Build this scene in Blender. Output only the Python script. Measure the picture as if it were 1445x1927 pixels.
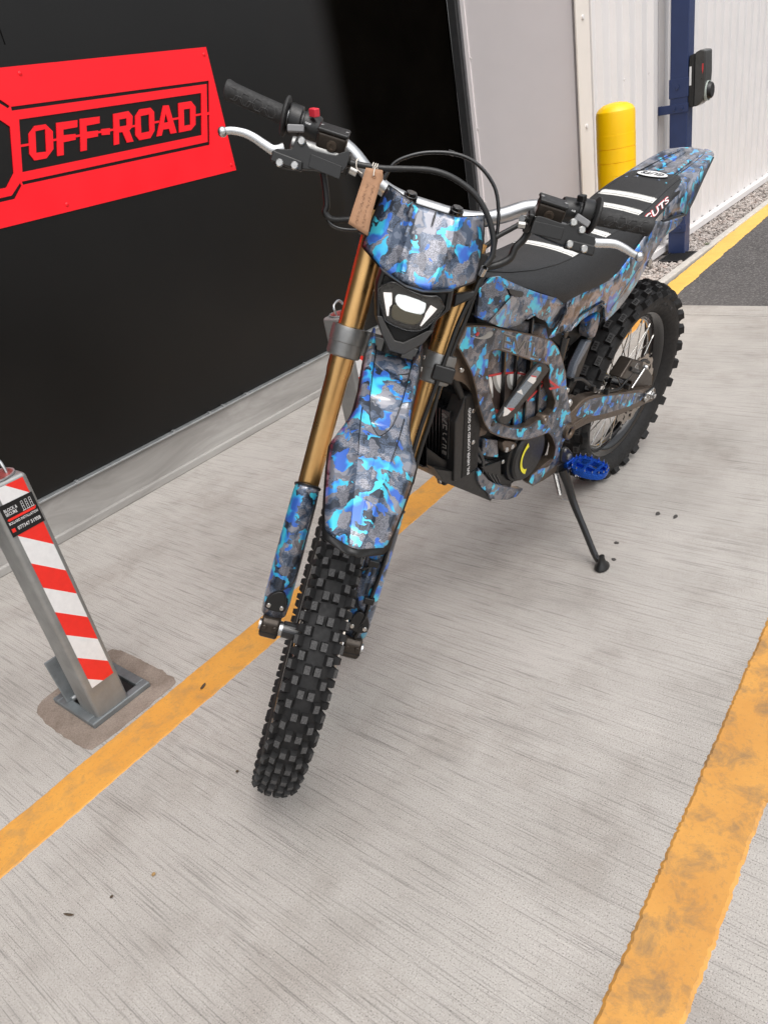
import bpy, bmesh, math, random
from mathutils import Vector, Matrix, noise
from mathutils.geometry import tessellate_polygon
random.seed(7)
for o in list(bpy.data.objects): bpy.data.objects.remove(o)
SC = bpy.context.scene
COL = SC.collection
V = Vector
R = math.radians

# ------------------------------------------------------------------ camera
cam_d = bpy.data.cameras.new('camera'); cam = bpy.data.objects.new('camera', cam_d); COL.objects.link(cam)
cam_d.sensor_fit = 'HORIZONTAL'; cam_d.sensor_width = 36.0; cam_d.lens = 34.59
cam_d.clip_start = 0.02; cam_d.clip_end = 500
CR = ((0.60726, 0.47735, -0.63511), (-0.77527, 0.18119, -0.60509), (-0.17376, 0.85983, 0.48010))
cam.matrix_world = Matrix.Translation((0, 0, 1.234)) @ Matrix(CR).to_4x4()
SC.camera = cam

# ------------------------------------------------------------------ sky, sun, exposure (bright overcast)
SUN_EL, SUN_AZ = R(64), R(-112)          # azimuth measured from +X towards +Y: the sun stands behind the viewer
w = bpy.data.worlds.new('World'); SC.world = w; w.use_nodes = True
nt = w.node_tree; bg = nt.nodes['Background']
sky = nt.nodes.new('ShaderNodeTexSky'); sky.sky_type = 'NISHITA'; sky.sun_disc = False
sky.sun_elevation = SUN_EL; sky.sun_rotation = math.pi / 2 - SUN_AZ
sky.air_density = 1.0; sky.dust_density = 4.0; sky.ozone_density = 1.0
hs = nt.nodes.new('ShaderNodeHueSaturation'); hs.inputs['Saturation'].default_value = 0.22
nt.links.new(sky.outputs[0], hs.inputs['Color']); nt.links.new(hs.outputs[0], bg.inputs['Color'])
bg.inputs['Strength'].default_value = 0.15
sl = bpy.data.lights.new('sun', 'SUN'); sl.energy = 1.05; sl.angle = R(75); sl.color = (1.0, 0.965, 0.92)
so = bpy.data.objects.new('sun', sl); COL.objects.link(so)
sd = V((math.cos(SUN_EL) * math.cos(SUN_AZ), math.cos(SUN_EL) * math.sin(SUN_AZ), math.sin(SUN_EL)))
so.rotation_euler = sd.to_track_quat('Z', 'Y').to_euler(); so.location = sd * 20
SC.view_settings.view_transform = 'Standard'; SC.view_settings.look = 'None'
SC.view_settings.exposure = 0.52; SC.view_settings.gamma = 1.0; SC.view_settings.use_curve_mapping = False
SC.cycles.max_bounces = 5; SC.cycles.diffuse_bounces = 3; SC.cycles.glossy_bounces = 3; SC.cycles.transparent_max_bounces = 6; SC.cycles.caustics_reflective = False; SC.cycles.caustics_refractive = False

# outlines measured on the things themselves, in metres, in the coordinates of the part that uses them
T = {
 'frame_outer': [(0.9929,0.8704),(0.9814,0.8844),(0.9452,0.8737),(0.8944,0.8549),(0.8452,0.8308),(0.7816,0.8023),(0.7001,0.7646),(0.6454,0.7356),(0.6123,0.706),(0.5833,0.6649),(0.5578,0.6197),(0.5435,0.5774),(0.5156,0.515),(0.4919,0.4605),(0.4821,0.4334),(0.4894,0.4022),(0.5153,0.3984),(0.5247,0.375),(0.5209,0.3421),(0.5449,0.3328),(0.5704,0.3317),(0.596,0.3333),(0.6222,0.321),(0.6511,0.3253),(0.6762,0.3504),(0.6656,0.368),(0.6244,0.3695),(0.5818,0.352),(0.559,0.3639),(0.5559,0.3997),(0.5835,0.4449),(0.6057,0.4679),(0.6449,0.4764),(0.7074,0.4948),(0.7619,0.5211),(0.8272,0.5606),(0.871,0.5939),(0.8967,0.6286),(0.9182,0.675),(0.9346,0.7242),(0.9537,0.7724),(0.9812,0.8153),(1.0069,0.8528)],
 'frame_window': [(0.8959,0.7995),(0.8667,0.793),(0.8207,0.7683),(0.7463,0.7258),(0.6864,0.6928),(0.6482,0.6736),(0.638,0.6551),(0.6406,0.6368),(0.6191,0.5964),(0.5914,0.552),(0.5977,0.5275),(0.6274,0.5239),(0.6691,0.5344),(0.7079,0.5356),(0.7541,0.551),(0.7936,0.5733),(0.8289,0.5975),(0.8465,0.6246),(0.8681,0.6676),(0.8872,0.7184),(0.8972,0.7636)],
 'brace': [(0.7163,0.7044),(0.6874,0.697),(0.6617,0.6778),(0.6587,0.6634),(0.8036,0.604),(0.8134,0.5911),(0.8441,0.6053),(0.8573,0.6209),(0.8586,0.6308)],
 'brace_decal': [(0.7156,0.6995),(0.7032,0.6921),(0.7001,0.676),(0.815,0.6229),(0.8383,0.6258),(0.8453,0.6439)],
 'brace_cyan': [(0.7166,0.6984),(0.7038,0.6949),(0.7013,0.6821),(0.7192,0.6928)],
 'brace_tooth1': [(0.7571,0.6815),(0.7432,0.6865),(0.72,0.6747),(0.7196,0.6663),(0.7297,0.6618)],
 'brace_red1': [(0.7432,0.6865),(0.7405,0.6884),(0.7186,0.6771),(0.72,0.6747)],
 'brace_tooth2': [(0.794,0.668),(0.7785,0.6689),(0.7697,0.6511)],
 'brace_tooth3': [(0.8432,0.628),(0.8406,0.6511),(0.8128,0.6276),(0.8267,0.6244)],
 'brace_red3': [(0.8325,0.6457),(0.7985,0.6288),(0.8128,0.6276)],
 'evil': [(0.852,0.8016),(0.6975,0.719)],
 'panel': [(0.9086,0.8209),(0.8397,0.8029),(0.7655,0.8173),(0.6384,0.7642),(0.584,0.659),(0.5427,0.5022),(0.6484,0.481),(0.8112,0.5658)],
 'slat1': [(0.8116,0.7629),(0.7993,0.5887)],
 'slat2': [(0.7614,0.7337),(0.749,0.5497)],
 'slat3': [(0.7069,0.706),(0.697,0.5257)],
 'slat4': [(0.6509,0.6697),(0.6387,0.52)],
 'slat5': [(0.7095,0.7888),(0.7111,0.765)],
 'lip_up': [(0.8834,0.7286),(0.8562,0.724),(0.8108,0.7117),(0.7504,0.69),(0.7046,0.6663),(0.6626,0.64),(0.6257,0.6153),(0.606,0.5993)],
 'mouth': [(0.8812,0.7272),(0.8082,0.7088),(0.7476,0.6866),(0.6811,0.6508),(0.6028,0.5954),(0.6191,0.5941),(0.6697,0.5871),(0.6934,0.5772),(0.7362,0.572),(0.7802,0.5838),(0.8165,0.5925),(0.8324,0.6304),(0.8609,0.687)],
 'teeth_a': [(0.8782,0.7263),(0.8552,0.7213),(0.8411,0.6936),(0.8337,0.6531),(0.8501,0.6755),(0.8696,0.7053)],
 'teeth_b': [(0.8468,0.7191),(0.8096,0.7082),(0.802,0.6849),(0.7979,0.6535),(0.8183,0.6658),(0.8365,0.6917)],
 'teeth_c': [(0.7885,0.6984),(0.7552,0.6881),(0.7466,0.6623),(0.7483,0.6422),(0.7737,0.6547),(0.7851,0.678)],
 'teeth_d': [(0.7489,0.6856),(0.7101,0.6672),(0.7099,0.6588),(0.7296,0.6761),(0.7453,0.6618)],
 'lip_low': [(0.8466,0.6371),(0.8165,0.622),(0.7968,0.6036),(0.7952,0.5912),(0.8186,0.592),(0.8289,0.6064)],
 'lip_lowr': [(0.6974,0.5875),(0.6239,0.6066)],
 'corner_red': [(0.6372,0.6324),(0.5772,0.586),(0.6285,0.6004),(0.6341,0.6083),(0.6037,0.5989),(0.6331,0.6221)],
 'eye': [(0.9715,0.8637),(0.9413,0.846),(0.9165,0.8435),(0.9122,0.8492),(0.8916,0.8436),(0.8896,0.835),(0.9003,0.8315),(0.9258,0.8374),(0.9513,0.8495)],
 'eye_dot': [(0.9438,0.8551)],
 'neck_plate': [(0.9909,0.8434),(0.9647,0.8054),(0.9368,0.7618),(0.9174,0.7128),(0.9249,0.709),(0.9583,0.7486),(0.9977,0.7712),(1.0131,0.7968),(1.0062,0.8257)],
 'neck_bolts': [(0.9732,0.785),(1.0618,0.6038)],
 'frame_boss': [(0.6395,0.5244),(0.8649,0.6142)],
 'shroud_a': [(0.8958,0.9602),(0.8741,0.9154),(0.946,0.8876),(0.9538,0.894),(0.9514,0.9496),(0.9251,0.9658)],
 'shroud_b': [(0.8741,0.9154),(0.857,0.9123),(0.8261,0.8952),(0.8118,0.8783),(0.8327,0.8427),(0.8541,0.8382),(0.8817,0.8514),(0.946,0.8876)],
 'vent': [(0.8765,0.9329),(0.8397,0.916),(0.8261,0.9119),(0.816,0.9043),(0.8234,0.895),(0.8569,0.9113),(0.8704,0.9178)],
 'tank_panel': [(0.8707,0.9484),(0.8097,0.9128),(0.7137,0.8651),(0.6012,0.8171),(0.6086,0.7951),(0.6236,0.7647),(0.6344,0.757),(0.6587,0.7688),(0.6755,0.7858),(0.6886,0.7971),(0.7309,0.8196),(0.7482,0.8368),(0.7732,0.8358),(0.8019,0.8268),(0.8511,0.8354),(0.8735,0.8494)],
 'knee_strut': [(0.4019,0.7516),(0.4013,0.7285),(0.4828,0.7368),(0.5398,0.7199),(0.5628,0.7323),(0.527,0.7568),(0.4659,0.7582)],
 'strut2': [(0.44,0.7133),(0.404,0.7235),(0.3935,0.7107),(0.3929,0.6799),(0.4082,0.6491),(0.4485,0.6711)],
 'strut3': [(0.4317,0.6535),(0.4022,0.643),(0.4605,0.5906),(0.4712,0.5557),(0.4895,0.5682),(0.4771,0.6045)],
 'sidebolt': [(0.6153,0.7542),(0.5916,0.7307)],
 'ctrl_text': [(0.9139,0.5054),(0.9271,0.6809)],
 'ctrl_bolts': [(0.9218,0.6677),(0.9159,0.5849)],
 'skid_black': [(1.0478,0.5833),(1.0107,0.5247),(0.9259,0.4536),(0.8173,0.3615),(0.8123,0.3724),(0.8736,0.444),(0.8811,0.4966),(0.9178,0.4973),(1.0377,0.5742)],
 'skid_camo': [(0.8926,0.507),(0.873,0.4801),(0.8391,0.4364),(0.778,0.3875),(0.6989,0.3361),(0.6695,0.3222),(0.7226,0.3147),(0.8296,0.3757),(0.8346,0.3943),(0.8879,0.4544)],
 'skid_cover': [(0.8638,0.4856),(0.7804,0.4629),(0.7708,0.3872),(0.8186,0.423)],
 'motor_arc': [(0.6816,0.4662),(0.6954,0.4716),(0.7188,0.4608),(0.7244,0.4439),(0.7131,0.4266),(0.6938,0.4137),(0.6886,0.4212)],
 'frame_low': [(0.6507,0.3222),(0.6515,0.3657),(0.6089,0.3677),(0.5625,0.3684),(0.5336,0.3444),(0.4991,0.3426),(0.5006,0.3276),(0.5203,0.306),(0.5786,0.3083)],
 'motor_mount': [(0.8043,0.5383),(0.7449,0.5055),(0.7292,0.4852),(0.7668,0.4846),(0.7895,0.4939)],
 'mount_bolts': [(0.7812,0.4998),(0.7566,0.4964)],
 'swing': [(0.5412,0.4447),(0.514,0.4743),(0.4798,0.4765),(0.4471,0.4868),(0.406,0.4902),(0.2454,0.4279),(0.1259,0.3873),(-0.0517,0.3256),(-0.0679,0.3106),(-0.0687,0.2681),(-0.0044,0.2874),(0.0367,0.2929),(0.2138,0.3352),(0.364,0.3881),(0.4611,0.4034),(0.4974,0.406)],
 'swing_face': [(0.4373,0.4756),(0.3886,0.4757),(0.1279,0.3799),(0.0402,0.347),(0.0153,0.3243),(0.0754,0.3216),(0.2435,0.3679),(0.3687,0.4089),(0.4784,0.4515)],
 'caliper': [(0.1954,0.4526),(0.1371,0.4927),(0.0468,0.4472),(0.0581,0.4013),(0.1034,0.404)],
 'caliper2': [(0.084,0.3725),(0.0896,0.4062),(-0.0079,0.4067),(-0.0719,0.3493),(-0.0796,0.3131)],
 'hose_r': [(0.5118,0.5797),(0.4613,0.561),(0.4172,0.5296),(0.3769,0.4956),(0.3238,0.4663),(0.2477,0.4344),(0.1865,0.4164),(0.1415,0.4283),(0.0839,0.4472),(0.0403,0.4494),(-0.0092,0.4227)],
 'peg_mount': [(0.527,0.3435),(0.5267,0.3833),(0.5017,0.3801),(0.4537,0.3283),(0.4598,0.3122),(0.4745,0.3101),(0.5198,0.3335)],
 'bez_out': [(0.1637,-0.0658,0.7484),(0.1618,-0.0327,0.7376),(0.1609,-0.0165,0.733),(0.161,0.013,0.7333),(0.1621,0.0358,0.7393),(0.1638,0.063,0.749),(0.1579,0.0673,0.7162),(0.1538,0.0511,0.6932),(0.1504,0.0497,0.6742),(0.146,0.0398,0.65),(0.1409,0.0141,0.6215),(0.1407,-0.0126,0.6207),(0.1455,-0.0344,0.6471),(0.1499,-0.0522,0.6716),(0.159,-0.0668,0.7225)],
 'lens': [(0.158,-0.0615,0.7169),(0.1605,-0.0441,0.7308),(0.1608,-0.0311,0.7323),(0.1601,-0.015,0.7281),(0.1595,0.0032,0.7251),(0.1597,0.0252,0.7261),(0.1608,0.0395,0.7321),(0.1584,0.0552,0.7187),(0.1576,0.0553,0.7145),(0.1546,0.0496,0.6976),(0.1497,0.0331,0.6706),(0.1483,0.0103,0.6627),(0.1485,-0.0154,0.6639),(0.1491,-0.0328,0.6674),(0.1502,-0.0383,0.6732),(0.1532,-0.0481,0.6898),(0.1561,-0.0578,0.7062)],
 'led': [(0.1569,-0.0295,0.7108),(0.1583,-0.0243,0.7181),(0.1579,0.0222,0.7163),(0.157,0.0249,0.7111),(0.1542,0.0252,0.6954),(0.1538,0.0082,0.6935),(0.1538,-0.0117,0.6931),(0.155,-0.025,0.7001)],
 'led_low': [(0.1541,-0.0298,0.6951),(0.155,-0.025,0.7001),(0.1538,-0.0117,0.6931),(0.1538,0.0082,0.6935),(0.1542,0.0252,0.6954),(0.1528,0.025,0.688),(0.1507,0.0187,0.6763),(0.1501,0.0021,0.6727),(0.1503,-0.0184,0.6741),(0.1508,-0.0261,0.6768)],
 'drlL': [(0.1571,-0.0502,0.7119),(0.1578,-0.0364,0.7154),(0.1545,-0.031,0.6972),(0.1535,-0.0335,0.6917),(0.1509,-0.0307,0.6773),(0.1508,-0.0336,0.6764),(0.1556,-0.0465,0.7035)],
 'drlR': [(0.1576,0.0322,0.7144),(0.157,0.0445,0.7113),(0.1557,0.0413,0.7037),(0.1508,0.0275,0.6764),(0.1507,0.0252,0.6764),(0.1539,0.0282,0.6938),(0.1548,0.0279,0.6986)],
 'bez_hole': [(0.1484,-0.0291,0.6636),(0.1482,-0.0085,0.6622),(0.1482,0.0105,0.6621),(0.1494,0.0323,0.6691),(0.1444,0.0068,0.641),(0.1443,-0.0083,0.6403)],
 'mask_arm': [(0.06,0.0761,0.7435),(0.06,0.1057,0.7581),(0.06,0.1073,0.7766),(0.06,0.1158,0.8004),(0.06,0.1213,0.7878),(0.06,0.1121,0.7467),(0.06,0.0801,0.7192)],
 'guardR': [(0.075,-0.2941,0.8826),(0.075,-0.2605,0.8896),(0.075,-0.2601,0.8991),(0.075,-0.2586,0.9098),(0.075,-0.2528,0.9151),(0.075,-0.2457,0.9147),(0.075,-0.239,0.9052),(0.075,-0.2304,0.8993),(0.075,-0.1883,0.9013),(0.075,-0.1826,0.9068),(0.075,-0.1742,0.9126),(0.075,-0.1659,0.9163),(0.075,-0.1639,0.909),(0.075,-0.1649,0.8838),(0.075,-0.1827,0.8752),(0.075,-0.2336,0.867),(0.075,-0.2464,0.8612),(0.075,-0.2807,0.8565),(0.075,-0.2897,0.8643)],
 'leverR': [(0.07,-0.3813,0.8846),(0.07,-0.3698,0.8903),(0.07,-0.3477,0.8933),(0.07,-0.3294,0.8912),(0.07,-0.3102,0.8856),(0.07,-0.2913,0.8816),(0.07,-0.2753,0.8899)],
 'guardR_bolts': [(0.09,-0.2749,0.863),(0.09,-0.2497,0.8662),(0.09,-0.2484,0.9066)],
 'guardL': [(0.075,0.1724,0.883),(0.075,0.1728,0.906),(0.075,0.1781,0.9101),(0.075,0.2182,0.9087),(0.075,0.2314,0.9099),(0.075,0.2354,0.9198),(0.075,0.2436,0.924),(0.075,0.2506,0.9181),(0.075,0.2575,0.9077),(0.075,0.2705,0.9044),(0.075,0.29,0.9047),(0.075,0.2883,0.8737),(0.075,0.2408,0.8743),(0.075,0.1867,0.8783)],
 'leverL': [(0.07,0.2672,0.8965),(0.07,0.291,0.8963),(0.07,0.3235,0.9039),(0.07,0.3439,0.9027),(0.07,0.3615,0.8987),(0.07,0.3763,0.8966)],
 'guardL_bolts': [(0.09,0.2437,0.8791),(0.09,0.2709,0.879),(0.09,0.2395,0.9157),(0.09,0.2579,0.9079)],
 'hose1': [(0.1,-0.1589,0.8957),(0.1,-0.1319,0.8985),(0.1,-0.1052,0.9029),(0.1,-0.0705,0.9122),(0.1,-0.0267,0.9225),(0.1,0.0111,0.9224),(0.1,0.0533,0.9097),(0.1,0.0853,0.8857),(0.1,0.1092,0.8525),(0.1,0.1173,0.8231),(0.1,0.1112,0.803)],
 'hose1b': [(0.07,0.1156,0.8044),(0.07,0.1088,0.7549),(0.07,0.1001,0.694),(0.07,0.097,0.6331),(0.07,0.0938,0.5603),(0.07,0.0905,0.4852),(0.07,0.0922,0.4092),(0.07,0.0989,0.3322),(0.07,0.0963,0.2852),(0.07,0.1001,0.2032),(0.07,0.0966,0.1289),(0.07,0.0955,0.0722),(0.07,0.0889,0.0256)],
 'hose2': [(0.02,-0.0993,0.8949),(0.02,-0.0901,0.9247),(0.02,-0.0666,0.9451),(0.02,-0.0321,0.9614),(0.02,0.0144,0.9715),(0.02,0.0562,0.9658),(0.02,0.0949,0.9407),(0.02,0.1153,0.905),(0.02,0.1257,0.8656),(0.02,0.131,0.8287)],
 'hose3': [(0.05,0.1168,0.7858),(0.05,0.114,0.7165),(0.05,0.108,0.6545),(0.05,0.105,0.5813),(0.05,0.1068,0.5073),(0.05,0.1055,0.4411),(0.05,0.1092,0.3746)],
 'hoseL': [(0.03,0.1604,0.9081),(0.03,0.1584,0.8935),(0.03,0.1465,0.8806),(0.03,0.1257,0.8604),(0.03,0.112,0.8402),(0.03,0.0844,0.815)],
 'wireL': [(0.03,0.1804,0.8952),(0.03,0.174,0.8697),(0.03,0.1645,0.8526),(0.03,0.1612,0.8325),(0.03,0.1459,0.8165),(0.03,0.1241,0.8043)],
 'wireR': [(0.02,-0.2062,0.8754),(0.02,-0.197,0.8554),(0.02,-0.1864,0.8263),(0.02,-0.1857,0.8126),(0.02,-0.1709,0.8056),(0.02,-0.1385,0.8151),(0.02,-0.1024,0.8294)],
 'wireR2': [(0.02,-0.1871,0.8215),(0.02,-0.1767,0.8011),(0.02,-0.1579,0.7944),(0.02,-0.1291,0.799),(0.02,-0.097,0.8103)],
 'sign_frame_out': [(1.4247,1.4283),(2.2771,1.4246),(2.1971,1.202),(1.3625,1.2009)],
 'sign_frame_in': [(1.4227,1.4172),(2.2615,1.4141),(2.1906,1.2136),(1.3619,1.2106)],
 'sign_win': [(1.4363,1.3896),(2.2226,1.3865),(2.17,1.2419),(1.3808,1.2378)],
 'sign_l2': [(1.3742,1.4013),(1.397,1.3731),(1.3507,1.2403),(1.3074,1.2031),(1.2842,1.2022)],
 'sign_rivets': [(1.4964,1.5176),(2.2848,1.5147),(2.2829,1.1129),(1.4963,1.1124),(1.4256,1.3149),(2.1904,1.3139),(2.2379,1.3143)],
 'L_O1': [(1.4512,1.3446),(1.4819,1.3646),(1.5229,1.3644),(1.5401,1.3403),(1.5198,1.2879),(1.4823,1.2644),(1.4377,1.2646),(1.4283,1.286)],
 'L_O1i': [(1.478,1.3487),(1.5155,1.3504),(1.491,1.2843),(1.4536,1.2863)],
 'L_F1': [(1.5632,1.3634),(1.6458,1.3619),(1.6367,1.3407),(1.5807,1.3401),(1.5742,1.3236),(1.6216,1.3213),(1.614,1.3036),(1.5651,1.3025),(1.55,1.2645),(1.5248,1.2647)],
 'L_F2': [(1.6562,1.3638),(1.7376,1.3619),(1.7289,1.3412),(1.6736,1.3402),(1.6671,1.3216),(1.7128,1.3198),(1.7051,1.3016),(1.6584,1.3011),(1.6432,1.2655),(1.6182,1.2654)],
 'L_H': [(1.728,1.3222),(1.7649,1.3206),(1.7552,1.3008),(1.7215,1.3032)],
 'L_R1': [(1.7958,1.363),(1.8632,1.3644),(1.8747,1.3462),(1.859,1.3116),(1.8416,1.3026),(1.8453,1.265),(1.8163,1.2651),(1.8108,1.3011),(1.7955,1.302),(1.7819,1.2656),(1.7587,1.265)],
 'L_R1i': [(1.8138,1.3426),(1.8452,1.3426),(1.8374,1.32),(1.806,1.3202)],
 'L_O2': [(1.8852,1.3438),(1.9127,1.3642),(1.9634,1.364),(1.9746,1.3484),(1.9526,1.2877),(1.9237,1.2654),(1.8724,1.2651),(1.8618,1.2827)],
 'L_O2i': [(1.9091,1.3421),(1.9486,1.343),(1.9288,1.288),(1.89,1.2874)],
 'L_A1': [(2.0235,1.364),(2.05,1.3628),(2.0512,1.2667),(2.0218,1.2665),(2.0206,1.2845),(1.9922,1.2853),(1.9782,1.2666),(1.9545,1.2664)],
 'L_A1i': [(2.0248,1.3367),(2.0256,1.3074),(2.0049,1.3071)],
 'L_D1': [(2.0979,1.3644),(2.1618,1.3644),(2.1768,1.3425),(2.1535,1.2821),(2.1237,1.266),(2.0634,1.2656)],
 'L_D1i': [(2.1157,1.3406),(2.148,1.3399),(2.1286,1.2853),(2.0966,1.2852)],
 'stain': [(0.425,1.8231),(0.5167,1.8351),(0.5833,1.8242),(0.6865,1.8432),(0.7016,1.8125),(0.7056,1.5401),(0.6813,1.5236),(0.4391,1.5243),(0.4236,1.5304),(0.4153,1.6713)],
 'leafs': [(0.1617,1.1764),(0.7166,1.4439),(1.939,0.7163),(1.9396,0.6621),(1.7424,0.7631),(1.6606,0.7364),(0.2303,1.1341),(0.3058,1.0995),(0.5697,1.1443),(0.4909,1.2813)],
}

# ------------------------------------------------------------------ materials
MATS = {}
def nd(t, typ, **kw):
    n = t.nodes.new(typ)
    for k, v in kw.items():
        if k in n.inputs: n.inputs[k].default_value = v
        else: setattr(n, k, v)
    return n
def base_mat(name):
    m = bpy.data.materials.new(name); m.use_nodes = True; MATS[name] = m
    t = m.node_tree; b = t.nodes['Principled BSDF']
    return m, t, b
def coords(t, scale=(1, 1, 1), loc=(0, 0, 0), rot=(0, 0, 0)):
    c = nd(t, 'ShaderNodeTexCoord'); mp = nd(t, 'ShaderNodeMapping')
    mp.inputs['Scale'].default_value = scale; mp.inputs['Location'].default_value = loc; mp.inputs['Rotation'].default_value = rot
    t.links.new(c.outputs['Object'], mp.inputs['Vector']); return mp.outputs[0]
def tex_noise(t, vec, scale, detail=2.0, rough=0.5, dist=0.0):
    n = nd(t, 'ShaderNodeTexNoise'); n.inputs['Scale'].default_value = scale; n.inputs['Detail'].default_value = detail
    n.inputs['Roughness'].default_value = rough; n.inputs['Distortion'].default_value = dist
    t.links.new(vec, n.inputs['Vector']); return n.outputs['Fac']
def ramp(t, fac, stops, interp='LINEAR'):
    r = nd(t, 'ShaderNodeValToRGB'); cr = r.color_ramp; cr.interpolation = interp
    while len(cr.elements) > 1: cr.elements.remove(cr.elements[-1])
    for i, (p, c) in enumerate(stops):
        e = cr.elements[0] if i == 0 else cr.elements.new(p)
        e.position = p; e.color = (c[0], c[1], c[2], 1) if hasattr(c, '__len__') else (c, c, c, 1)
    t.links.new(fac, r.inputs[0]); return r.outputs[0]
def mixc(t, fac, a, b, mode='MIX'):
    n = nd(t, 'ShaderNodeMix'); n.data_type = 'RGBA'; n.blend_type = mode
    for i, v in ((0, fac), (6, a), (7, b)):
        s = n.inputs[i]
        if isinstance(v, (int, float)): s.default_value = v if i == 0 else (v, v, v, 1)
        elif isinstance(v, tuple): s.default_value = (*v, 1)
        else: t.links.new(v, s)
    return n.outputs[2]
def bump(t, b, h, strength=0.3, dist=0.002):
    n = nd(t, 'ShaderNodeBump'); n.inputs['Strength'].default_value = strength; n.inputs['Distance'].default_value = dist
    t.links.new(h, n.inputs['Height']); t.links.new(n.outputs[0], b.inputs['Normal']); return n
def pm(name, col, rough=0.5, metal=0.0, var=0.12, scale=30.0, bmp=0.0, coat=0.0, spec=0.5, bscale=None):
    m, t, b = base_mat(name); v = coords(t)
    f = tex_noise(t, v, scale, 4, 0.6)
    lo = tuple(c * (1 - var) for c in col); hi = tuple(min(1, c * (1 + var)) for c in col)
    t.links.new(ramp(t, f, [(0.3, lo), (0.7, hi)]), b.inputs['Base Color'])
    t.links.new(ramp(t, tex_noise(t, v, scale * 2.3, 3), [(0.3, max(0.02, rough * 0.85)), (0.7, min(1, rough * 1.15))]), b.inputs['Roughness'])
    b.inputs['Metallic'].default_value = metal; b.inputs['Coat Weight'].default_value = coat; b.inputs['Coat Roughness'].default_value = 0.06
    b.inputs['Specular IOR Level'].default_value = spec
    if bmp: bump(t, b, tex_noise(t, v, bscale or scale * 8, 3), bmp, 0.001)
    return m
def emis(name, col, st, base=(0.8, 0.8, 0.8)):
    m, t, b = base_mat(name)
    b.inputs['Base Color'].default_value = (*base, 1); v = coords(t)
    t.links.new(ramp(t, tex_noise(t, v, 300, 2), [(0.35, tuple(c * 0.8 for c in col)), (0.65, col)]), b.inputs['Emission Color'])
    b.inputs['Emission Strength'].default_value = st; b.inputs['Roughness'].default_value = 0.3
    return m

def make_camo(name, shade=1.0, tint=(1, 1, 1), coat=0.9, rough=0.34, bluecut=0.566, metal=.35):
    m, t, b = base_mat(name)
    v = coords(t)
    wn = nd(t, 'ShaderNodeTexNoise'); wn.inputs['Scale'].default_value = 42; wn.inputs['Detail'].default_value = 2
    t.links.new(v, wn.inputs['Vector'])
    sb = nd(t, 'ShaderNodeVectorMath', operation='SUBTRACT'); t.links.new(wn.outputs['Color'], sb.inputs[0]); sb.inputs[1].default_value = (0.5, 0.5, 0.5)
    sc = nd(t, 'ShaderNodeVectorMath', operation='SCALE'); t.links.new(sb.outputs[0], sc.inputs[0]); sc.inputs['Scale'].default_value = 0.024
    ad = nd(t, 'ShaderNodeVectorMath', operation='ADD'); t.links.new(v, ad.inputs[0]); t.links.new(sc.outputs[0], ad.inputs[1]); wv = ad.outputs[0]
    def mv(off, s=(1, 1, 1)):
        mp = nd(t, 'ShaderNodeMapping'); mp.inputs['Location'].default_value = off; mp.inputs['Scale'].default_value = s
        t.links.new(wv, mp.inputs['Vector']); return mp.outputs[0]
    s = shade
    c = lambda r, g, bb: (r * s * tint[0], g * s * tint[1], bb * s * tint[2])
    vq = nd(t, 'ShaderNodeTexVoronoi'); vq.inputs['Scale'].default_value = 72; t.links.new(wv, vq.inputs['Vector'])
    sv = nd(t, 'ShaderNodeSeparateColor'); t.links.new(vq.outputs['Color'], sv.inputs[0])
    def shard(n_out, ch, amt):     # cut the soft fields into angular pieces
        a1 = nd(t, 'ShaderNodeMath', operation='MULTIPLY_ADD'); t.links.new(sv.outputs[ch], a1.inputs[0]); a1.inputs[1].default_value = amt; a1.inputs[2].default_value = -amt / 2
        a2 = nd(t, 'ShaderNodeMath', operation='ADD'); t.links.new(n_out, a2.inputs[0]); t.links.new(a1.outputs[0], a2.inputs[1]); return a2.outputs[0]
    g1 = ramp(t, shard(tex_noise(t, mv((3, 1, 7)), 31, 1.0, 0.4), 0, .16), [(0, c(.017, .024, .038)), (0.41, c(.046, .066, .105)), (0.50, c(.10, .124, .172)), (0.57, c(.20, .204, .235))], 'CONSTANT')
    g2 = ramp(t, tex_noise(t, mv((11, 5, 2)), 38, 1.0, 0.4), [(0, 0.0), (0.6, 1.0)], 'CONSTANT')
    base = mixc(t, g2, g1, c(.125, .128, .150))
    # stipple print in the darker fields
    sp = ramp(t, tex_noise(t, v, 800, 1), [(0.44, 0.35), (0.56, 1.35)])
    patch = ramp(t, tex_noise(t, mv((8, 8, 1)), 17, 1), [(0.46, 0.0), (0.5, 0.85)])
    base2 = mixc(t, 1.0, base, sp, 'MULTIPLY')
    base = mixc(t, patch, base, base2)
    # blue to cyan splashes with ragged arms
    bn = tex_noise(t, mv((1.7, 4.2, 0.4), (1.0, 1.0, 0.78)), 30, 1.6, 0.48, 0.7)
    mk = ramp(t, shard(bn, 1, .07), [(0, 0.0), (bluecut, 1.0)], 'CONSTANT')
    hue = tex_noise(t, mv((5.1, 2.2, 6.4)), 34, 1.0)
    bl = ramp(t, hue, [(0.38, (.042, .14, .56)), (0.46, (.045, .25, .70)), (0.53, (.045, .47, .78)), (0.62, (.07, .60, .78))])
    bl = mixc(t, 1.0, bl, (min(1, s), min(1, s), min(1, s)), 'MULTIPLY')
    colr = mixc(t, mk, base, bl)
    t.links.new(colr, b.inputs['Base Color'])
    b.inputs['Roughness'].default_value = rough; b.inputs['Coat Weight'].default_value = coat; b.inputs['Metallic'].default_value = metal
    b.inputs['Coat Roughness'].default_value = 0.05; b.inputs['Specular IOR Level'].default_value = 0.5
    bump(t, b, tex_noise(t, v, 700, 2), 0.04, 0.0006)
    return m
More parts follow.
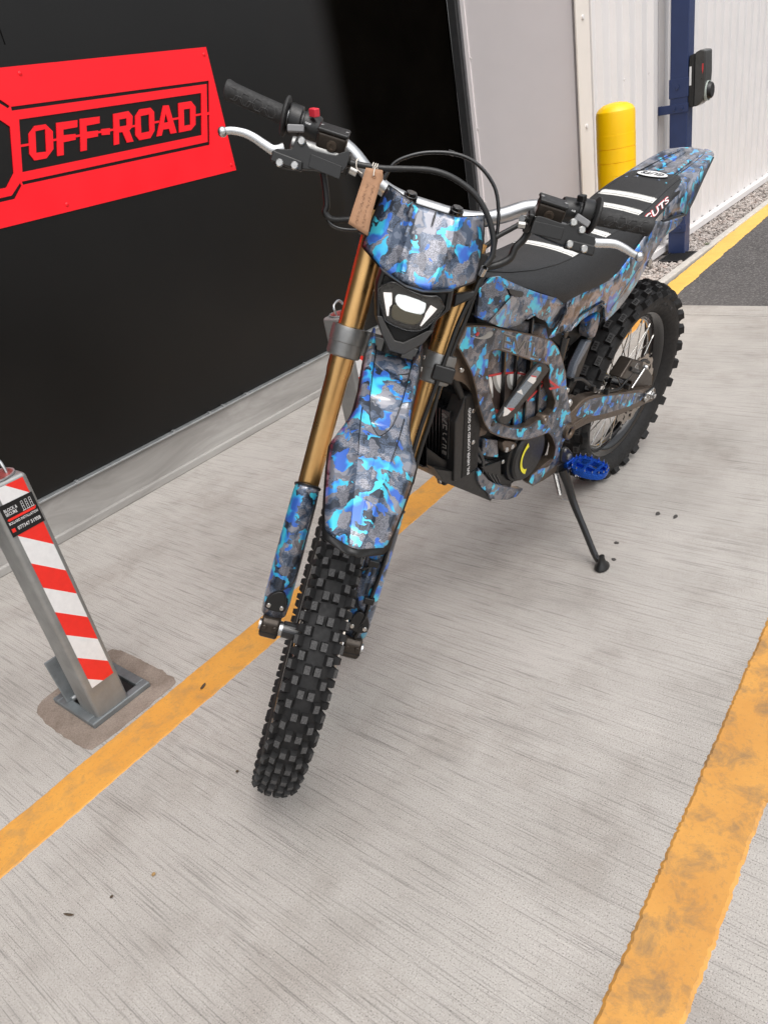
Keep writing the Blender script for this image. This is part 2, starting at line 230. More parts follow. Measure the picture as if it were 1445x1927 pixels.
make_camo('camo', 1.32); make_camo('camo_matt', .95, (1.08, 1.0, 0.92), 0.35, 0.40, 0.585, .15)

pm('black_plastic', (.0085, .0084, .0083), .40, 0, .2, 60, .12)
pm('black_gloss', (.009, .009, .0095), .16, 0, .2, 30, 0, .3)
pm('black_box', (.009, .009, .009), .5, 0, .2, 40, .1, spec=.3)
pm('rubber', (.0135, .0132, .0134), .66, 0, .25, 50, .25, spec=.35)
pm('rubber_worn', (.068, .067, .067), .85, 0, .5, 420, .5, spec=.3)
pm('grip_rubber', (.017, .0165, .0165), .66, 0, .2, 80, .2)
pm('bronze', (.135, .105, .082), .38, .75, .12, 40)
pm('bronze_dark', (.055, .045, .037), .36, .6, .15, 60)
pm('gold', (.80, .48, .19), .31, 1.0, .06, 15)
pm('silver', (.58, .58, .58), .27, 1.0, .05, 60)
pm('bar_alloy', (.47, .48, .49), .4, 1.0, .05, 25)
pm('grey_alloy', (.25, .25, .245), .42, .85, .08, 60)
pm('steel', (.5, .49, .47), .25, 1.0, .15, 200)
pm('spoke_steel', (.6, .58, .54), .22, 1.0, .1, 80)
pm('disc_steel', (.42, .38, .34), .32, 1.0, .12, 90)
pm('white_print', (.72, .72, .72), .45)
pm('tooth_grey', (.34, .33, .31), .45)
pm('tooth_white', (.74, .72, .69), .4)
pm('red_print', (.52, .035, .04), .4)
pm('mouth_dark', (.05, .033, .028), .42)
pm('slate_print', (.17, .21, .25), .3, 0, .5, 500, 0, .5)
pm('grey_print', (.21, .20, .19), .4)
pm('yellow_print', (.75, .68, .03), .45)
pm('blue_anodised', (.016, .095, .50), .28, .75, .1, 60)
pm('red_plastic', (.62, .03, .05), .4)
pm('grey_plastic', (.2, .2, .205), .45)
pm('tag_paper', (.36, .20, .115), .9, 0, .12, 60, .1)
pm('ink', (.06, .035, .025), .8)
pm('string', (.72, .66, .58), .9)
pm('grey_chin', (.045, .043, .041), .5, 0, .1, 60, .1)
pm('black_brace', (.02, .0195, .019), .4, 0, .2, 50, .1)
pm('cyan_print', (.03, .50, .80), .35)
pm('evil_fill', (.075, .07, .066), .42)
pm('emblem_grey', (.16, .15, .14), .4)
pm('strut_print', (.10, .115, .14), .35, 0, .7, 900, 0, .3)
pm('leaf_tan', (.35, .22, .09), .8, 0, .3, 200)
pm('led_housing', (.02, .019, .017), .3)
pm('seat_white', (.72, .71, .68), .7, 0, .08, 300, .3)
emis('led', (1.0, .97, .88), 9.0); emis('led_glass', (.95, .97, .95), .55, (.3, .32, .33)); emis('led_soft', (1.0, .86, .52), .045, (.03, .026, .018)); emis('drl', (1.0, .92, .86), .60)
# clear lens
m, t, b = base_mat('lens'); out = t.nodes['Material Output']
tr = nd(t, 'ShaderNodeBsdfTransparent'); gl = nd(t, 'ShaderNodeBsdfGlossy'); gl.inputs['Roughness'].default_value = 0.03
mx = nd(t, 'ShaderNodeMixShader'); fr_ = nd(t, 'ShaderNodeFresnel'); fr_.inputs['IOR'].default_value = 1.38
t.links.new(fr_.outputs[0], mx.inputs[0]); t.links.new(tr.outputs[0], mx.inputs[1]); t.links.new(gl.outputs[0], mx.inputs[2]); t.links.new(mx.outputs[0], out.inputs[0])
# seat cover: fine woven gripper fabric
m, t, b = base_mat('seat_cover'); v = coords(t)
wvn = tex_noise(t, v, 520, 2, .6)
t.links.new(ramp(t, wvn, [(0.38, (.005, .005, .0053)), (0.62, (.024, .024, .025))]), b.inputs['Base Color'])
b.inputs['Roughness'].default_value = .58; bump(t, b, wvn, .35, .0012)

# concrete with broomed lines running away from the wall
m, t, b = base_mat('concrete'); v = coords(t)
big = tex_noise(t, v, 1.9, 4, .66)
c0 = ramp(t, big, [(0.28, (.318, .295, .27)), (0.43, (.378, .354, .328)), (0.56, (.415, .39, .362)), (0.72, (.44, .412, .384))])
f1 = tex_noise(t, coords(t, (150, 2.4, 1), (0, 0, 0), (0, 0, R(2.5))), 1.0, 2, .55)
f2 = tex_noise(t, coords(t, (340, 5, 1), (5, 3, 0), (0, 0, R(4))), 1.0, 2, .6)
g1_ = ramp(t, f1, [(0.31, .76), (0.385, .95), (0.44, 1.0), (0.66, 1.0), (0.74, 1.05)])
g2_ = ramp(t, f2, [(0.34, .64), (0.42, .95), (0.47, 1.0), (0.62, 1.02), (.70, 1.12)])
amt = ramp(t, tex_noise(t, coords(t, (1, .35, 1), (7, 3, 0)), 5.0, 2), [(.34, .35), (.58, 1.0)])
c1 = mixc(t, amt, c0, mixc(t, 1.0, c0, g1_, 'MULTIPLY'))
c1 = mixc(t, .9, c1, mixc(t, 1.0, c1, g2_, 'MULTIPLY'))
fine = tex_noise(t, v, 380, 1, .7)
c1 = mixc(t, .8, c1, mixc(t, 1.0, c1, ramp(t, fine, [(0.29, .30), (0.40, .96), (.60, 1.03), (.72, 1.36)]), 'MULTIPLY'))
sm = ramp(t, tex_noise(t, coords(t, (1, 1, 1), (4.1, 2.7, 0)), 3.1, 5, .7), [(0.50, 0.0), (0.74, .55)])
c1 = mixc(t, sm, c1, mixc(t, 1.0, c1, (.62, .58, .55), 'MULTIPLY'))
t.links.new(c1, b.inputs['Base Color']); b.inputs['Roughness'].default_value = .88; b.inputs['Specular IOR Level'].default_value = .25
bump(t, b, f2, .3, .002)
# asphalt
m, t, b = base_mat('asphalt'); v = coords(t)
vo = nd(t, 'ShaderNodeTexVoronoi'); vo.inputs['Scale'].default_value = 95; t.links.new(v, vo.inputs['Vector'])
a0 = ramp(t, vo.outputs['Color'], [(0.1, (.09, .084, .082)), (.6, (.165, .152, .148)), (1, (.28, .262, .255))])
a1 = mixc(t, 1.0, a0, ramp(t, vo.outputs['Distance'], [(0, 1.1), (.6, .35)]), 'MULTIPLY')
a1 = mixc(t, ramp(t, tex_noise(t, v, 1.3, 4), [(.4, 0.0), (.7, .5)]), a1, (.13, .121, .119))
t.links.new(a1, b.inputs['Base Color']); b.inputs['Roughness'].default_value = .9; bump(t, b, vo.outputs['Distance'], -.6, .004)
# yellow line paint
def paint(name, c_hi, c_lo, dirt, dcol=(.30, .19, .085)):
    m, t, b = base_mat(name); v = coords(t)
    a = ramp(t, tex_noise(t, v, 6, 5, .6), [(.3, c_lo), (.65, c_hi)])
    d = ramp(t, tex_noise(t, v, 14, 6, .74, .3), [(.49, 0.0), (.66, dirt * .75)])
    a = mixc(t, d, a, dcol)
    a = mixc(t, ramp(t, tex_noise(t, v, 160, 3, .7), [(.55, 0.0), (.68, .45)]), a, (.33, .19, .07))
    t.links.new(a, b.inputs['Base Color']); b.inputs['Roughness'].default_value = .62
    bump(t, b, tex_noise(t, v, 75, 5, .65), .35, .003); return m
paint('yellow_paint', (.66, .32, .06), (.58, .26, .045), .7); paint('yellow_paint_far', (.80, .49, .10), (.74, .43, .08), .25); paint('yellow_paint_near', (.62, .31, .068), (.52, .24, .05), 1.0, (.20, .135, .075))
# black satin wall, plinth, white sheet, etc.
m = pm('black_wall', (.0048, .0041, .0034), .36, 0, .25, 3, .03, spec=.40)
m, t, b = base_mat('black_wall_panel'); v = coords(t)      # satin panel; gloss fades out towards the corner, a painted-in soft darkness
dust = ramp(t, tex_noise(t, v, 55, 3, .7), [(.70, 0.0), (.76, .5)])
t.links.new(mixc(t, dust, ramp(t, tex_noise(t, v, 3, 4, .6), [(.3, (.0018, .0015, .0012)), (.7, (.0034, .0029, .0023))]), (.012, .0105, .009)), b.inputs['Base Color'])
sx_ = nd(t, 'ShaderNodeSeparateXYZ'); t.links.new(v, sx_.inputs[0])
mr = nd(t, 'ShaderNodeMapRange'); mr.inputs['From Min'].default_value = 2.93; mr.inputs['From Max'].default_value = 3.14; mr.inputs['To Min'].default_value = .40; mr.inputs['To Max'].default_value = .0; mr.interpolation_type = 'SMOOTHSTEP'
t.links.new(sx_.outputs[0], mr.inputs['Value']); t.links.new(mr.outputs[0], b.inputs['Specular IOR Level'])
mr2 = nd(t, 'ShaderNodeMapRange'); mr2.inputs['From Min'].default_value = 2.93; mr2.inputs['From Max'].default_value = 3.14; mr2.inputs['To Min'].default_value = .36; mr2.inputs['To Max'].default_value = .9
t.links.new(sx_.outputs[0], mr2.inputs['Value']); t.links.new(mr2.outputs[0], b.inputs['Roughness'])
pm('void_black', (.002, .002, .002), .8, spec=.1)
m, t, b = base_mat('plinth'); v = coords(t, (.35, 1, 1.6))
t.links.new(ramp(t, tex_noise(t, v, 5, 6, .65, .8), [(.3, (.215, .205, .19)), (.5, (.30, .286, .27)), (.72, (.41, .395, .375))]), b.inputs['Base Color'])
t.links.new(ramp(t, tex_noise(t, v, 9, 4), [(.3, .4), (.7, .7)]), b.inputs['Roughness'])
pm('galvanised', (.44, .455, .46), .42, .75, .14, 22, .05)
pm('galvanised_post', (.30, .305, .30), .45, .55, .16, 14, .06)
pm('galvanised_dark', (.23, .25, .26), .5, .6, .2, 25, .08)
pm('white_sheet', (.72, .692, .68), .45, 0, .03, 4)
pm('cream_sheet', (.76, .70, .64), .5, 0, .03, 4)
pm('grey_sheet', (.80, .75, .75), .5, 0, .03, 2)
pm('frame_dark', (.03, .03, .031), .4)
pm('frame_edge', (.10, .10, .105), .4)
pm('navy_paint', (.018, .034, .105), .38, 0, .08, 12, .03)
pm('yellow_sleeve', (.95, .56, .0), .36, 0, .04, 8)
pm('sign_red', (.95, .002, .012), .42, 0, .02, 3)
pm('tape_red', (.80, .03, .02), .38, 0, .05, 40)
pm('tape_white', (.74, .73, .725), .4, 0, .05, 60)
pm('label_black', (.008, .008, .008), .45)
pm('maroon', (.22, .05, .045), .5, 0, .4, 60)
pm('charger_grey', (.05, .05, .048), .32, .2, .2, 30)
pm('charger_black', (.008, .008, .008), .4)
pm('ring_light', (.45, .5, .46), .35)
pm('kerb_stone', (.50, .47, .43), .85, 0, .12, 25, .3)
pm('drain_iron', (.022, .022, .023), .55, .4, .3, 60)
pm('leaf_dry', (.075, .05, .03), .8, 0, .4, 200)
pm('leaf_green', (.06, .09, .025), .7, 0, .3, 200)
pm('gum_dark', (.055, .05, .047), .8)
m, t, b = base_mat('mortar_stain'); v = coords(t)
s0 = ramp(t, tex_noise(t, v, 9, 6, .65), [(.3, (.165, .125, .10)), (.7, (.30, .245, .205))])
s0 = mixc(t, .5, s0, mixc(t, 1.0, s0, ramp(t, tex_noise(t, v, 300, 2), [(.35, .6), (.6, 1.15)]), 'MULTIPLY'))
t.links.new(s0, b.inputs['Base Color']); b.inputs['Roughness'].default_value = .9; bump(t, b, tex_noise(t, v, 200, 3), .3, .002)
m, t, b = base_mat('gravel'); v = coords(t)
vo = nd(t, 'ShaderNodeTexVoronoi'); vo.inputs['Scale'].default_value = 34; t.links.new(v, vo.inputs['Vector'])
t.links.new(ramp(t, vo.outputs['Color'], [(.1, (.19, .165, .15)), (.4, (.36, .325, .30)), (.7, (.50, .45, .415)), (1, (.34, .255, .22))]), b.inputs['Base Color'])
b.inputs['Roughness'].default_value = .85

# ------------------------------------------------------------------ mesh helpers
class MB:
    def __init__(s): s.v = []; s.f = []; s.m = []
    def add(s, vs, fs, mi=0):
        o = len(s.v); s.v += [V(p) for p in vs]
        for f in fs: s.f.append([i + o for i in f]); s.m.append(mi)
        return s
    def box(s, c, size, rot=None, mi=0):
        c = V(c); h = V(size) / 2
        P = [V((x * h.x, y * h.y, z * h.z)) for x in (-1, 1) for y in (-1, 1) for z in (-1, 1)]
        if rot is not None: P = [rot @ p for p in P]
        return s.add([p + c for p in P], [(0, 1, 3, 2), (4, 6, 7, 5), (0, 4, 5, 1), (2, 3, 7, 6), (0, 2, 6, 4), (1, 5, 7, 3)], mi)
    def hexa(s, P, mi=0):      # bottom ring of 4, top ring of 4
        return s.add(P, [(3, 2, 1, 0), (4, 5, 6, 7), (0, 1, 5, 4), (1, 2, 6, 5), (2, 3, 7, 6), (3, 0, 4, 7)], mi)
    def tube(s, path, r, n=10, caps=True, mi=0, flat=None, upv=None):
        path = [V(p) for p in path]; k = len(path); rr = r if hasattr(r, '__len__') else [r] * k
        up = None; vs = []
        for i, p in enumerate(path):
            d = (path[min(i + 1, k - 1)] - path[max(i - 1, 0)]).normalized()
            if up is None:
                up = V(upv) if upv else (V((0, 0, 1)) if abs(d.z) < .9 else V((1, 0, 0)))
            up = (up - d * up.dot(d)).normalized(); sd_ = d.cross(up)
            fx, fy = flat if flat else (1, 1)
            for j in range(n):
                a = 2 * math.pi * j / n
                vs.append(p + up * (math.cos(a) * rr[i] * fx) + sd_ * (math.sin(a) * rr[i] * fy))
        fs = [(i * n + j, i * n + (j + 1) % n, (i + 1) * n + (j + 1) % n, (i + 1) * n + j) for i in range(k - 1) for j in range(n)]
        if caps: fs += [tuple(range(n - 1, -1, -1)), tuple((k - 1) * n + j for j in range(n))]
        return s.add(vs, fs, mi)
    def cyl(s, a, b, r, n=16, r2=None, mi=0): return s.tube([a, b], [r, r if r2 is None else r2], n, True, mi)
    def lathe(s, prof, n, mapf, mi=0, closed=False):   # prof (radius, axial) -> mapf(r, angle, axial)
        k = len(prof); vs = [mapf(r, 2 * math.pi * j / n, h) for j in range(n) for (r, h) in prof]
        fs = []
        for j in range(n):
            for i in range(k if closed else k - 1):
                i2 = (i + 1) % k; j2 = (j + 1) % n
                fs.append((j * k + i, j2 * k + i, j2 * k + i2, j * k + i2))
        return s.add(vs, fs, mi)
    def plate(s, outer, holes, mapf, t0, t1, mi=0, side=None):
        polys = [list(outer)] + [list(h) for h in holes]
        flat = [p for q in polys for p in q]; n = len(flat)
        tris = tessellate_polygon([[V((p[0], p[1], 0)) for p in q] for q in polys]) if holes else [tuple(range(n))]
        vs = [mapf(p[0], p[1], t0) for p in flat] + [mapf(p[0], p[1], t1) for p in flat]
        s.add(vs, [tuple(t) for t in tris] + [tuple(i + n for i in reversed(t)) for t in tris], mi)
        o = len(s.v) - 2 * n; k = 0
        for q in polys:
            for i in range(len(q)):
                a, b_ = k + i, k + (i + 1) % len(q)
                s.f.append([o + a, o + b_, o + b_ + n, o + a + n]); s.m.append(mi if side is None else side)
            k += len(q)
        return s
    def build(s, name, mats, parent=None, smooth=38, bevel=0, seg=2, weld=False, solid=0, subd=0):
        me = bpy.data.meshes.new(name); me.from_pydata([tuple(v) for v in s.v], [], s.f)
        for q in (mats if isinstance(mats, (list, tuple)) else [mats]): me.materials.append(MATS[q])
        me.polygons.foreach_set('material_index', s.m)
        bm = bmesh.new(); bm.from_mesh(me)
        if weld: bmesh.ops.remove_doubles(bm, verts=bm.verts, dist=1e-5)
        bmesh.ops.recalc_face_normals(bm, faces=bm.faces); bm.to_mesh(me); bm.free()
        if smooth:
            me.polygons.foreach_set('use_smooth', [True] * len(me.polygons)); me.set_sharp_from_angle(angle=R(smooth))
        me.update()
        o = bpy.data.objects.new(name, me); COL.objects.link(o)
        if parent is not None: o.parent = parent
        if subd: md = o.modifiers.new('s', 'SUBSURF'); md.levels = md.render_levels = subd
        if solid: md = o.modifiers.new('t', 'SOLIDIFY'); md.thickness = solid; md.offset = -1
        if bevel:
            md = o.modifiers.new('b', 'BEVEL'); md.width = bevel; md.segments = seg; md.limit_method = 'ANGLE'; md.angle_limit = R(32); md.harden_normals = bool(smooth)
        return o
def cr(path, k=6, closed=False):
    P = [V(p) for p in path]; n = len(P); out = []
    for i in range(n if closed else n - 1):
        if closed: a, b_, c, d = P[i - 1], P[i], P[(i + 1) % n], P[(i + 2) % n]
        else: a, b_, c, d = P[max(i - 1, 0)], P[i], P[i + 1], P[min(i + 2, n - 1)]
        for j in range(k):
            t = j / k
            out.append(.5 * ((2 * b_) + (c - a) * t + (2 * a - 5 * b_ + 4 * c - d) * t * t + (3 * b_ - a - 3 * c + d) * t ** 3))
    if not closed: out.append(P[-1])
    return out
def chk(poly, it=1, w=.25):       # corner cutting on a closed outline
    for _ in range(it):
        o = []
        for i, p in enumerate(poly):
            q = poly[(i + 1) % len(poly)]
            o += [tuple(a * (1 - w) + b_ * w for a, b_ in zip(p, q)), tuple(a * w + b_ * (1 - w) for a, b_ in zip(p, q))]
        poly = o
    return poly
def ip(tab, x):
    if x <= tab[0][0]: return tab[0][1:]
    for a, b_ in zip(tab, tab[1:]):
        if x <= b_[0]:
            t = (x - a[0]) / (b_[0] - a[0]); return tuple(p + (q - p) * t for p, q in zip(a[1:], b_[1:]))
    return tab[-1][1:]
def tag(o, label, cat, group=None):
    o['label'] = label; o['category'] = cat
    if group: o['group'] = group
    return o
def empty(name, mat=None, parent=None):
    o = bpy.data.objects.new(name, None); COL.objects.link(o); o.empty_display_size = .1
    if parent is not None: o.parent = parent
    if mat is not None: o.matrix_world = mat
    return o
def struct(o): o['kind'] = 'structure'; return o
_tc = {}
def text_poly(body, size=1.0, font_shear=0.0, offset=0.0):
    c = bpy.data.curves.new('txt', 'FONT'); c.body = body; c.size = size; c.shear = font_shear; c.offset = offset; c.resolution_u = 3
    c.align_x = 'CENTER'; c.align_y = 'CENTER'
    o = bpy.data.objects.new('txt', c); COL.objects.link(o)
    me = o.to_mesh(); vs = [v.co.copy() for v in me.vertices]; fs = [tuple(p.vertices) for p in me.polygons]
    o.to_mesh_clear(); bpy.data.objects.remove(o); bpy.data.curves.remove(c)
    return vs, fs
def text(mb, body, mapf, width=None, height=None, mi=0, offset=0.0, shear=0.0):   # centred at 0,0 and scaled to fit, mapf(a, b)
    vs, fs = text_poly(body, 1.0, shear, offset)
    x0, x1 = min(v.x for v in vs), max(v.x for v in vs); y0, y1 = min(v.y for v in vs), max(v.y for v in vs)
    sx = width / (x1 - x0) if width else None; sy = height / (y1 - y0) if height else None
    sx = sx or sy; sy = sy or sx
    mb.add([mapf((v.x - (x0 + x1) / 2) * sx, (v.y - (y0 + y1) / 2) * sy) for v in vs], fs, mi)

# ------------------------------------------------------------------ setting: ground
def sheet(name, x0, x1, y0, y1, z, mat):
    return struct(MB().add([(x0, y0, z), (x1, y0, z), (x1, y1, z), (x0, y1, z)], [(0, 1, 2, 3)]).build(name, mat, smooth=0))
sheet('ground', -80, 160, -100, 100, -.03, 'asphalt')
sheet('asphalt_road', 4.06, 60, -60, 1.60, -.004, 'asphalt')
pad = MB()
pad.box(((-12 + 3.885) / 2, (-14 + 2.75) / 2, -.05), (15.885, 16.75, .1))
pad.box(((3.893 + 4.055) / 2, (-14 + 2.75) / 2, -.0505), (.162, 16.75, .1))
struct(pad.build('concrete_pavement', 'concrete', smooth=0, bevel=.003))
def ragged(name, x0, x1, ya, yb, thick, mat, step, j0, j1, z0=.0):
    """painted stripe with uneven edges; ya / yb give the two edges at x"""
    n = int((x1 - x0) / step); A = []; B = []
    for i in range(n + 1):
        x = x0 + (x1 - x0) * i / n
        A.append((x + random.uniform(-.3, .3) * step, ya(x) + noise.noise((x * 9, .3, 1)) * j0 + random.uniform(-j1, j1)))
        B.append((x + random.uniform(-.3, .3) * step, yb(x) + noise.noise((x * 9, 4.3, 7)) * j0 + random.uniform(-j1, j1)))
    mb = MB(); vs = []; e = thick * 1.6
    for a, b_ in zip(A, B):
        vs += [(a[0], a[1], z0), (a[0], a[1] + e, z0 + thick), (b_[0], b_[1] - e, z0 + thick), (b_[0], b_[1], z0)]
    fs = []
    for i in range(n):
        for k in range(3): fs.append((i * 4 + k, i * 4 + 4 + k, i * 4 + 5 + k, i * 4 + 1 + k))
    mb.add(vs, fs); return struct(mb.build(name, mat, smooth=30))
LA = lambda x: 1.382 + .0205 * x; LB = lambda x: 1.503 + .0205 * x
ragged('yellow_line', -3, 4.05, LA, LB, .002, 'yellow_paint', .010, .002, .0013)
ragged('yellow_line', 4.06, 16, LA, LB, .003, 'yellow_paint_far', .02, .008, .003, -.003)
ragged('yellow_line', -3, 4.0, lambda x: (.168 if x < 1.035 else .148) + .011 * x, lambda x: .271 + .0265 * x, .0035, 'yellow_paint_near', .006, .002, .0019)
# gravel strip with kerb and drain
struct(MB().box((10.05, 1.62 + .025, -.02), (11.97, .05, .06)).build('kerb_edging', 'kerb_stone', smooth=0, bevel=.006))
sheet('gravel_bed', 4.06, 16, 1.672, 1.93, -.016, 'gravel')
gm = MB()
ico = bmesh.new(); bmesh.ops.create_icosphere(ico, subdivisions=1, radius=1.0)
IV = [v.co.copy() for v in ico.verts]; IF = [tuple(v.index for v in f.verts) for f in ico.faces]; ico.free()
def pebble(mb, x, y, z, r):
    a, b_, c = random.uniform(.7, 1.25), random.uniform(.6, 1.1), random.uniform(.5, .85); rz = random.uniform(0, 6.28)
    cs, sn = math.cos(rz), math.sin(rz); vs = []
    for v in IV:
        k = r * random.uniform(.82, 1.1); px, py = v.x * a * k, v.y * b_ * k
        vs.append((x + px * cs - py * sn, y + px * sn + py * cs, z + v.z * c * k))
    mb.add(vs, IF)
for i in range(5200):
    x = 4.08 + (random.random() ** 1.6) * 5.2; y = random.uniform(1.676, 1.915)
    if 4.98 < x < 5.25 and y > 1.62: continue
    pebble(gm, x, y, random.uniform(-.012, .004), random.uniform(.008, .016))
g = gm.build('gravel', 'gravel', smooth=0); g['kind'] = 'stuff'; tag(g, 'pale loose gravel in the strip along the white building', 'gravel')
# drain grate
dg = empty('drain_grate', Matrix.Translation((5.11, 1.76, 0))); tag(dg, 'black iron drain grate in the gravel at the foot of the blue post', 'drain')
d = MB()
for sx in (-1, 1): d.box((sx * .115, 0, -.004), (.014, .18, .022))
for sy in (-1, 1): d.box((0, sy * .083, -.004), (.216, .014, .022))
d.build('frame', 'drain_iron', dg, bevel=.002)
for i in range(8): MB().box((-.091 + i * .026, 0, -.005), (.011, .15, .016)).build('bar', 'drain_iron', dg, bevel=.0015)
# mortar patch round the near bollard
stn = chk(T['stain'], 2)
def jit(poly, a, k):
    out = []
    for i, p in enumerate(poly):
        q = poly[(i + 1) % len(poly)]
        for j in range(k):
            x, y = p[0] + (q[0] - p[0]) * j / k, p[1] + (q[1] - p[1]) * j / k
            out.append((x + noise.noise((x * 37, y * 37, 0)) * a + noise.noise((x * 140, y * 140, 4)) * a * .35, y + noise.noise((x * 37, y * 37, 9)) * a + noise.noise((x * 140, y * 140, 2)) * a * .35))
    return out
struct(MB().plate(jit(stn, .0035, 6), [], lambda a, b_, t: V((a, b_, t)), .0002, .0009).build('mortar_patch', 'mortar_stain', smooth=0))

# ------------------------------------------------------------------ buildings
bw = empty('black_wall', Matrix.Translation((0, 2.65, 0))); tag(bw, 'tall matt black shop wall carrying the red sign', 'wall')
ME = 3.02
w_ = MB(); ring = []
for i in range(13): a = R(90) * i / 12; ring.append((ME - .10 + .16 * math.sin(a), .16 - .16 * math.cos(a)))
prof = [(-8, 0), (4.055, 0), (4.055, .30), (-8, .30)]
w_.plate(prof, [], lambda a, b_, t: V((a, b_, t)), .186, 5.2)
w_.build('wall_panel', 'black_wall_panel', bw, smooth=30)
MB().box((1.484 - 8 + 8, -.0006, 3.35), (.003, .002, 3.5)).build('panel_joint', 'void_black', bw, smooth=0)
MB().box(((-8 + 4.06) / 2, .02, .09), (12.06, .07, .176)).build('plinth', 'plinth', bw, smooth=0, bevel=.004)
MB().box(((-8 + 4.06) / 2, -.022, .016), (12.06, .02, .032)).build('plinth_foot', 'plinth', bw, smooth=0, bevel=.004)
MB().box(((-8 + 4.05) / 2, -.014, .182), (12.05, .028, .008)).build('galvanised_trim', 'galvanised', bw, smooth=0, bevel=.002)
for x in (.62, 1.13, 1.60, 1.80, 1.88, 2.02, 2.42, 2.80): MB().box((x, -.0185, .189), (.012, .018, .007)).build('trim_clip', 'galvanised', bw, smooth=0, bevel=.001)

wb_ = empty('white_building', Matrix.Translation((4.07, 1.92, 0))); tag(wb_, 'white profiled sheet building with a flat grey side wall beside the black wall', 'building')
MB().box((.02, .36, 2.6), (.04, .68, 5.2)).build('side_wall', 'grey_sheet', wb_, smooth=0)
MB().box((-.012, .690, 2.6), (.05, .055, 5.2)).build('door_jamb', 'frame_dark', wb_, smooth=0, bevel=.006)
MB().box((-.012, .658, 2.6), (.026, .007, 5.2)).build('door_seal', 'frame_edge', wb_, smooth=0, bevel=.003)
MB().box((-.002, .645, 2.6), (.008, .03, 5.2)).build('panel_edge', 'grey_sheet', wb_, smooth=0, bevel=.002)
cs_ = MB(); prof = []
x = .13
while x < 9:
    for dx, dy in ((0, 0), (.062, 0), (.082, .03), (.158, .03), (.178, 0)): prof.append((x + dx, dy))
    x += .18
k = len(prof)
cs_.add([(a, b_, .05) for a, b_ in prof] + [(a, b_, 5.2) for a, b_ in prof], [(i, i + 1, k + i + 1, k + i) for i in range(k - 1)])
cs_.build('profiled_sheet', 'white_sheet', wb_, smooth=0)
ct = MB(); ct.box((.055, -.006, 2.6), (.15, .01, 5.2)); ct.build('corner_flashing', 'cream_sheet', wb_, smooth=0, bevel=.002)
MB().box((.155, -.004, 2.6), (.03, .03, 5.2)).build('flashing_lip', 'white_sheet', wb_, smooth=0, bevel=.004)
MB().box((4.5, -.012, .03), (8.9, .05, .045)).build('base_trim', 'white_sheet', wb_, smooth=0, bevel=.004)
for z in (.42, .93, 1.42, 1.95): MB().cyl((.05, -.010, z), (.05, -.019, z), .011, 10).build('screw', 'white_sheet', wb_, bevel=.002)
for z in (.6, 1.0, 1.35, 1.7): MB().cyl((-.0005, .625, z), (-.004, .625, z), .006, 8).build('rivet', 'white_sheet', wb_)
for (x, z) in ((.6, 1.1), (.96, 1.1), (1.32, 1.75), (.78, 1.75), (.24 + .18 * 2, .35)): MB().cyl((x - .02, -.001, z), (x - .02, -.006, z), .007, 8).build('screw', 'white_sheet', wb_)

# ------------------------------------------------------------------ red sign
sg = empty('sign', Matrix.Translation((1.6, 2.6452, 1.3))); tag(sg, 'red laser-cut metal OFF-ROAD sign on the black wall', 'sign')
sm_ = lambda a, b_, t: V((a - 1.6, t, b_ - 1.3))
SH = .369   # slant of the lettering
fo, fi, wi = T['sign_frame_out'], T['sign_frame_in'], T['sign_win']
top, bot = 1.5388, 1.0887
# the plate as solid pieces around the cut-outs
slot = [fo[0], fo[1], fo[2], fo[3], fi[3], fi[2], fi[1], fi[0]]
outer = [(2.3054, top), (2.3028, bot), (.55, bot), (.55, top)]
wing = [T['sign_l2'][1], T['sign_l2'][2], T['sign_l2'][3], (1.0259, 1.2023), (0.9052, 1.3306), (1.0058, 1.4412), (1.2874, 1.4533), (1.3417, 1.4261)]
l1 = [(1.0058, 1.5076), (1.3427, 1.5015), fo[0], fi[0], (1.4101, 1.4236), (1.3327, 1.4895), (1.0058, 1.4945)]
l3 = [fo[3], (1.3207, 1.1652), (1.0058, 1.1636), (1.0058, 1.1752), (1.3146, 1.1767), fi[3]]
# slot ring: one open ring polygon following the frame, cut by a small bridge at the right and left
def lerp(a, b_, t): return tuple(p + (q - p) * t for p, q in zip(a, b_))
r_up = [fo[0], fo[1], lerp(fo[1], fo[2], .485), lerp(fi[1], fi[2], .485), fi[1], fi[0]]
r_dn = [lerp(fo[1], fo[2], .53), fo[2], lerp(fo[2], fo[3], .995), lerp(fi[2], fi[3], .995), fi[2], lerp(fi[1], fi[2], .53)]
l1b = [(1.0058, 1.5076), (1.3427, 1.5015), lerp(fo[0], (1.3427, 1.5015), .04), lerp(fi[0], (1.3327, 1.4895), .10), (1.3327, 1.4895), (1.0058, 1.4945)]
l3b = [lerp(fo[3], (1.3207, 1.1652), .05), (1.3207, 1.1652), (1.0058, 1.1636), (1.0058, 1.1752), (1.3146, 1.1767), lerp(fi[3], (1.3146, 1.1767), .07)]
MB().plate(outer, [r_up, r_dn, wi, wing, l1b, l3b], sm_, 0, .004).build('plate', 'sign_red', sg, smooth=0)
for nme in ('O1', 'F1', 'F2', 'H', 'R1', 'O2', 'A1', 'D1'):
    hl = [T['L_' + nme + 'i']] if 'L_' + nme + 'i' in T else []
    MB().plate(T['L_' + nme], hl, sm_, .0002, .0042).build('letter' if nme != 'H' else 'hyphen', 'sign_red', sg, smooth=0)
zb = 1.3140
for a, b_ in ((1.393, 1.4403), (1.5258, 1.5509), (1.6153, 1.6374), (1.7098, 1.7259), (1.7581, 1.7802), (1.8587, 1.8768), (1.9613, 1.9834), (2.0417, 2.084), (2.1604, 2.2027)):
    MB().plate([(a, zb - .0035), (b_, zb - .0035), (b_ + .002, zb + .0035), (a + .002, zb + .0035)], [], sm_, .0005, .0035).build('bridge', 'sign_red', sg, smooth=0)
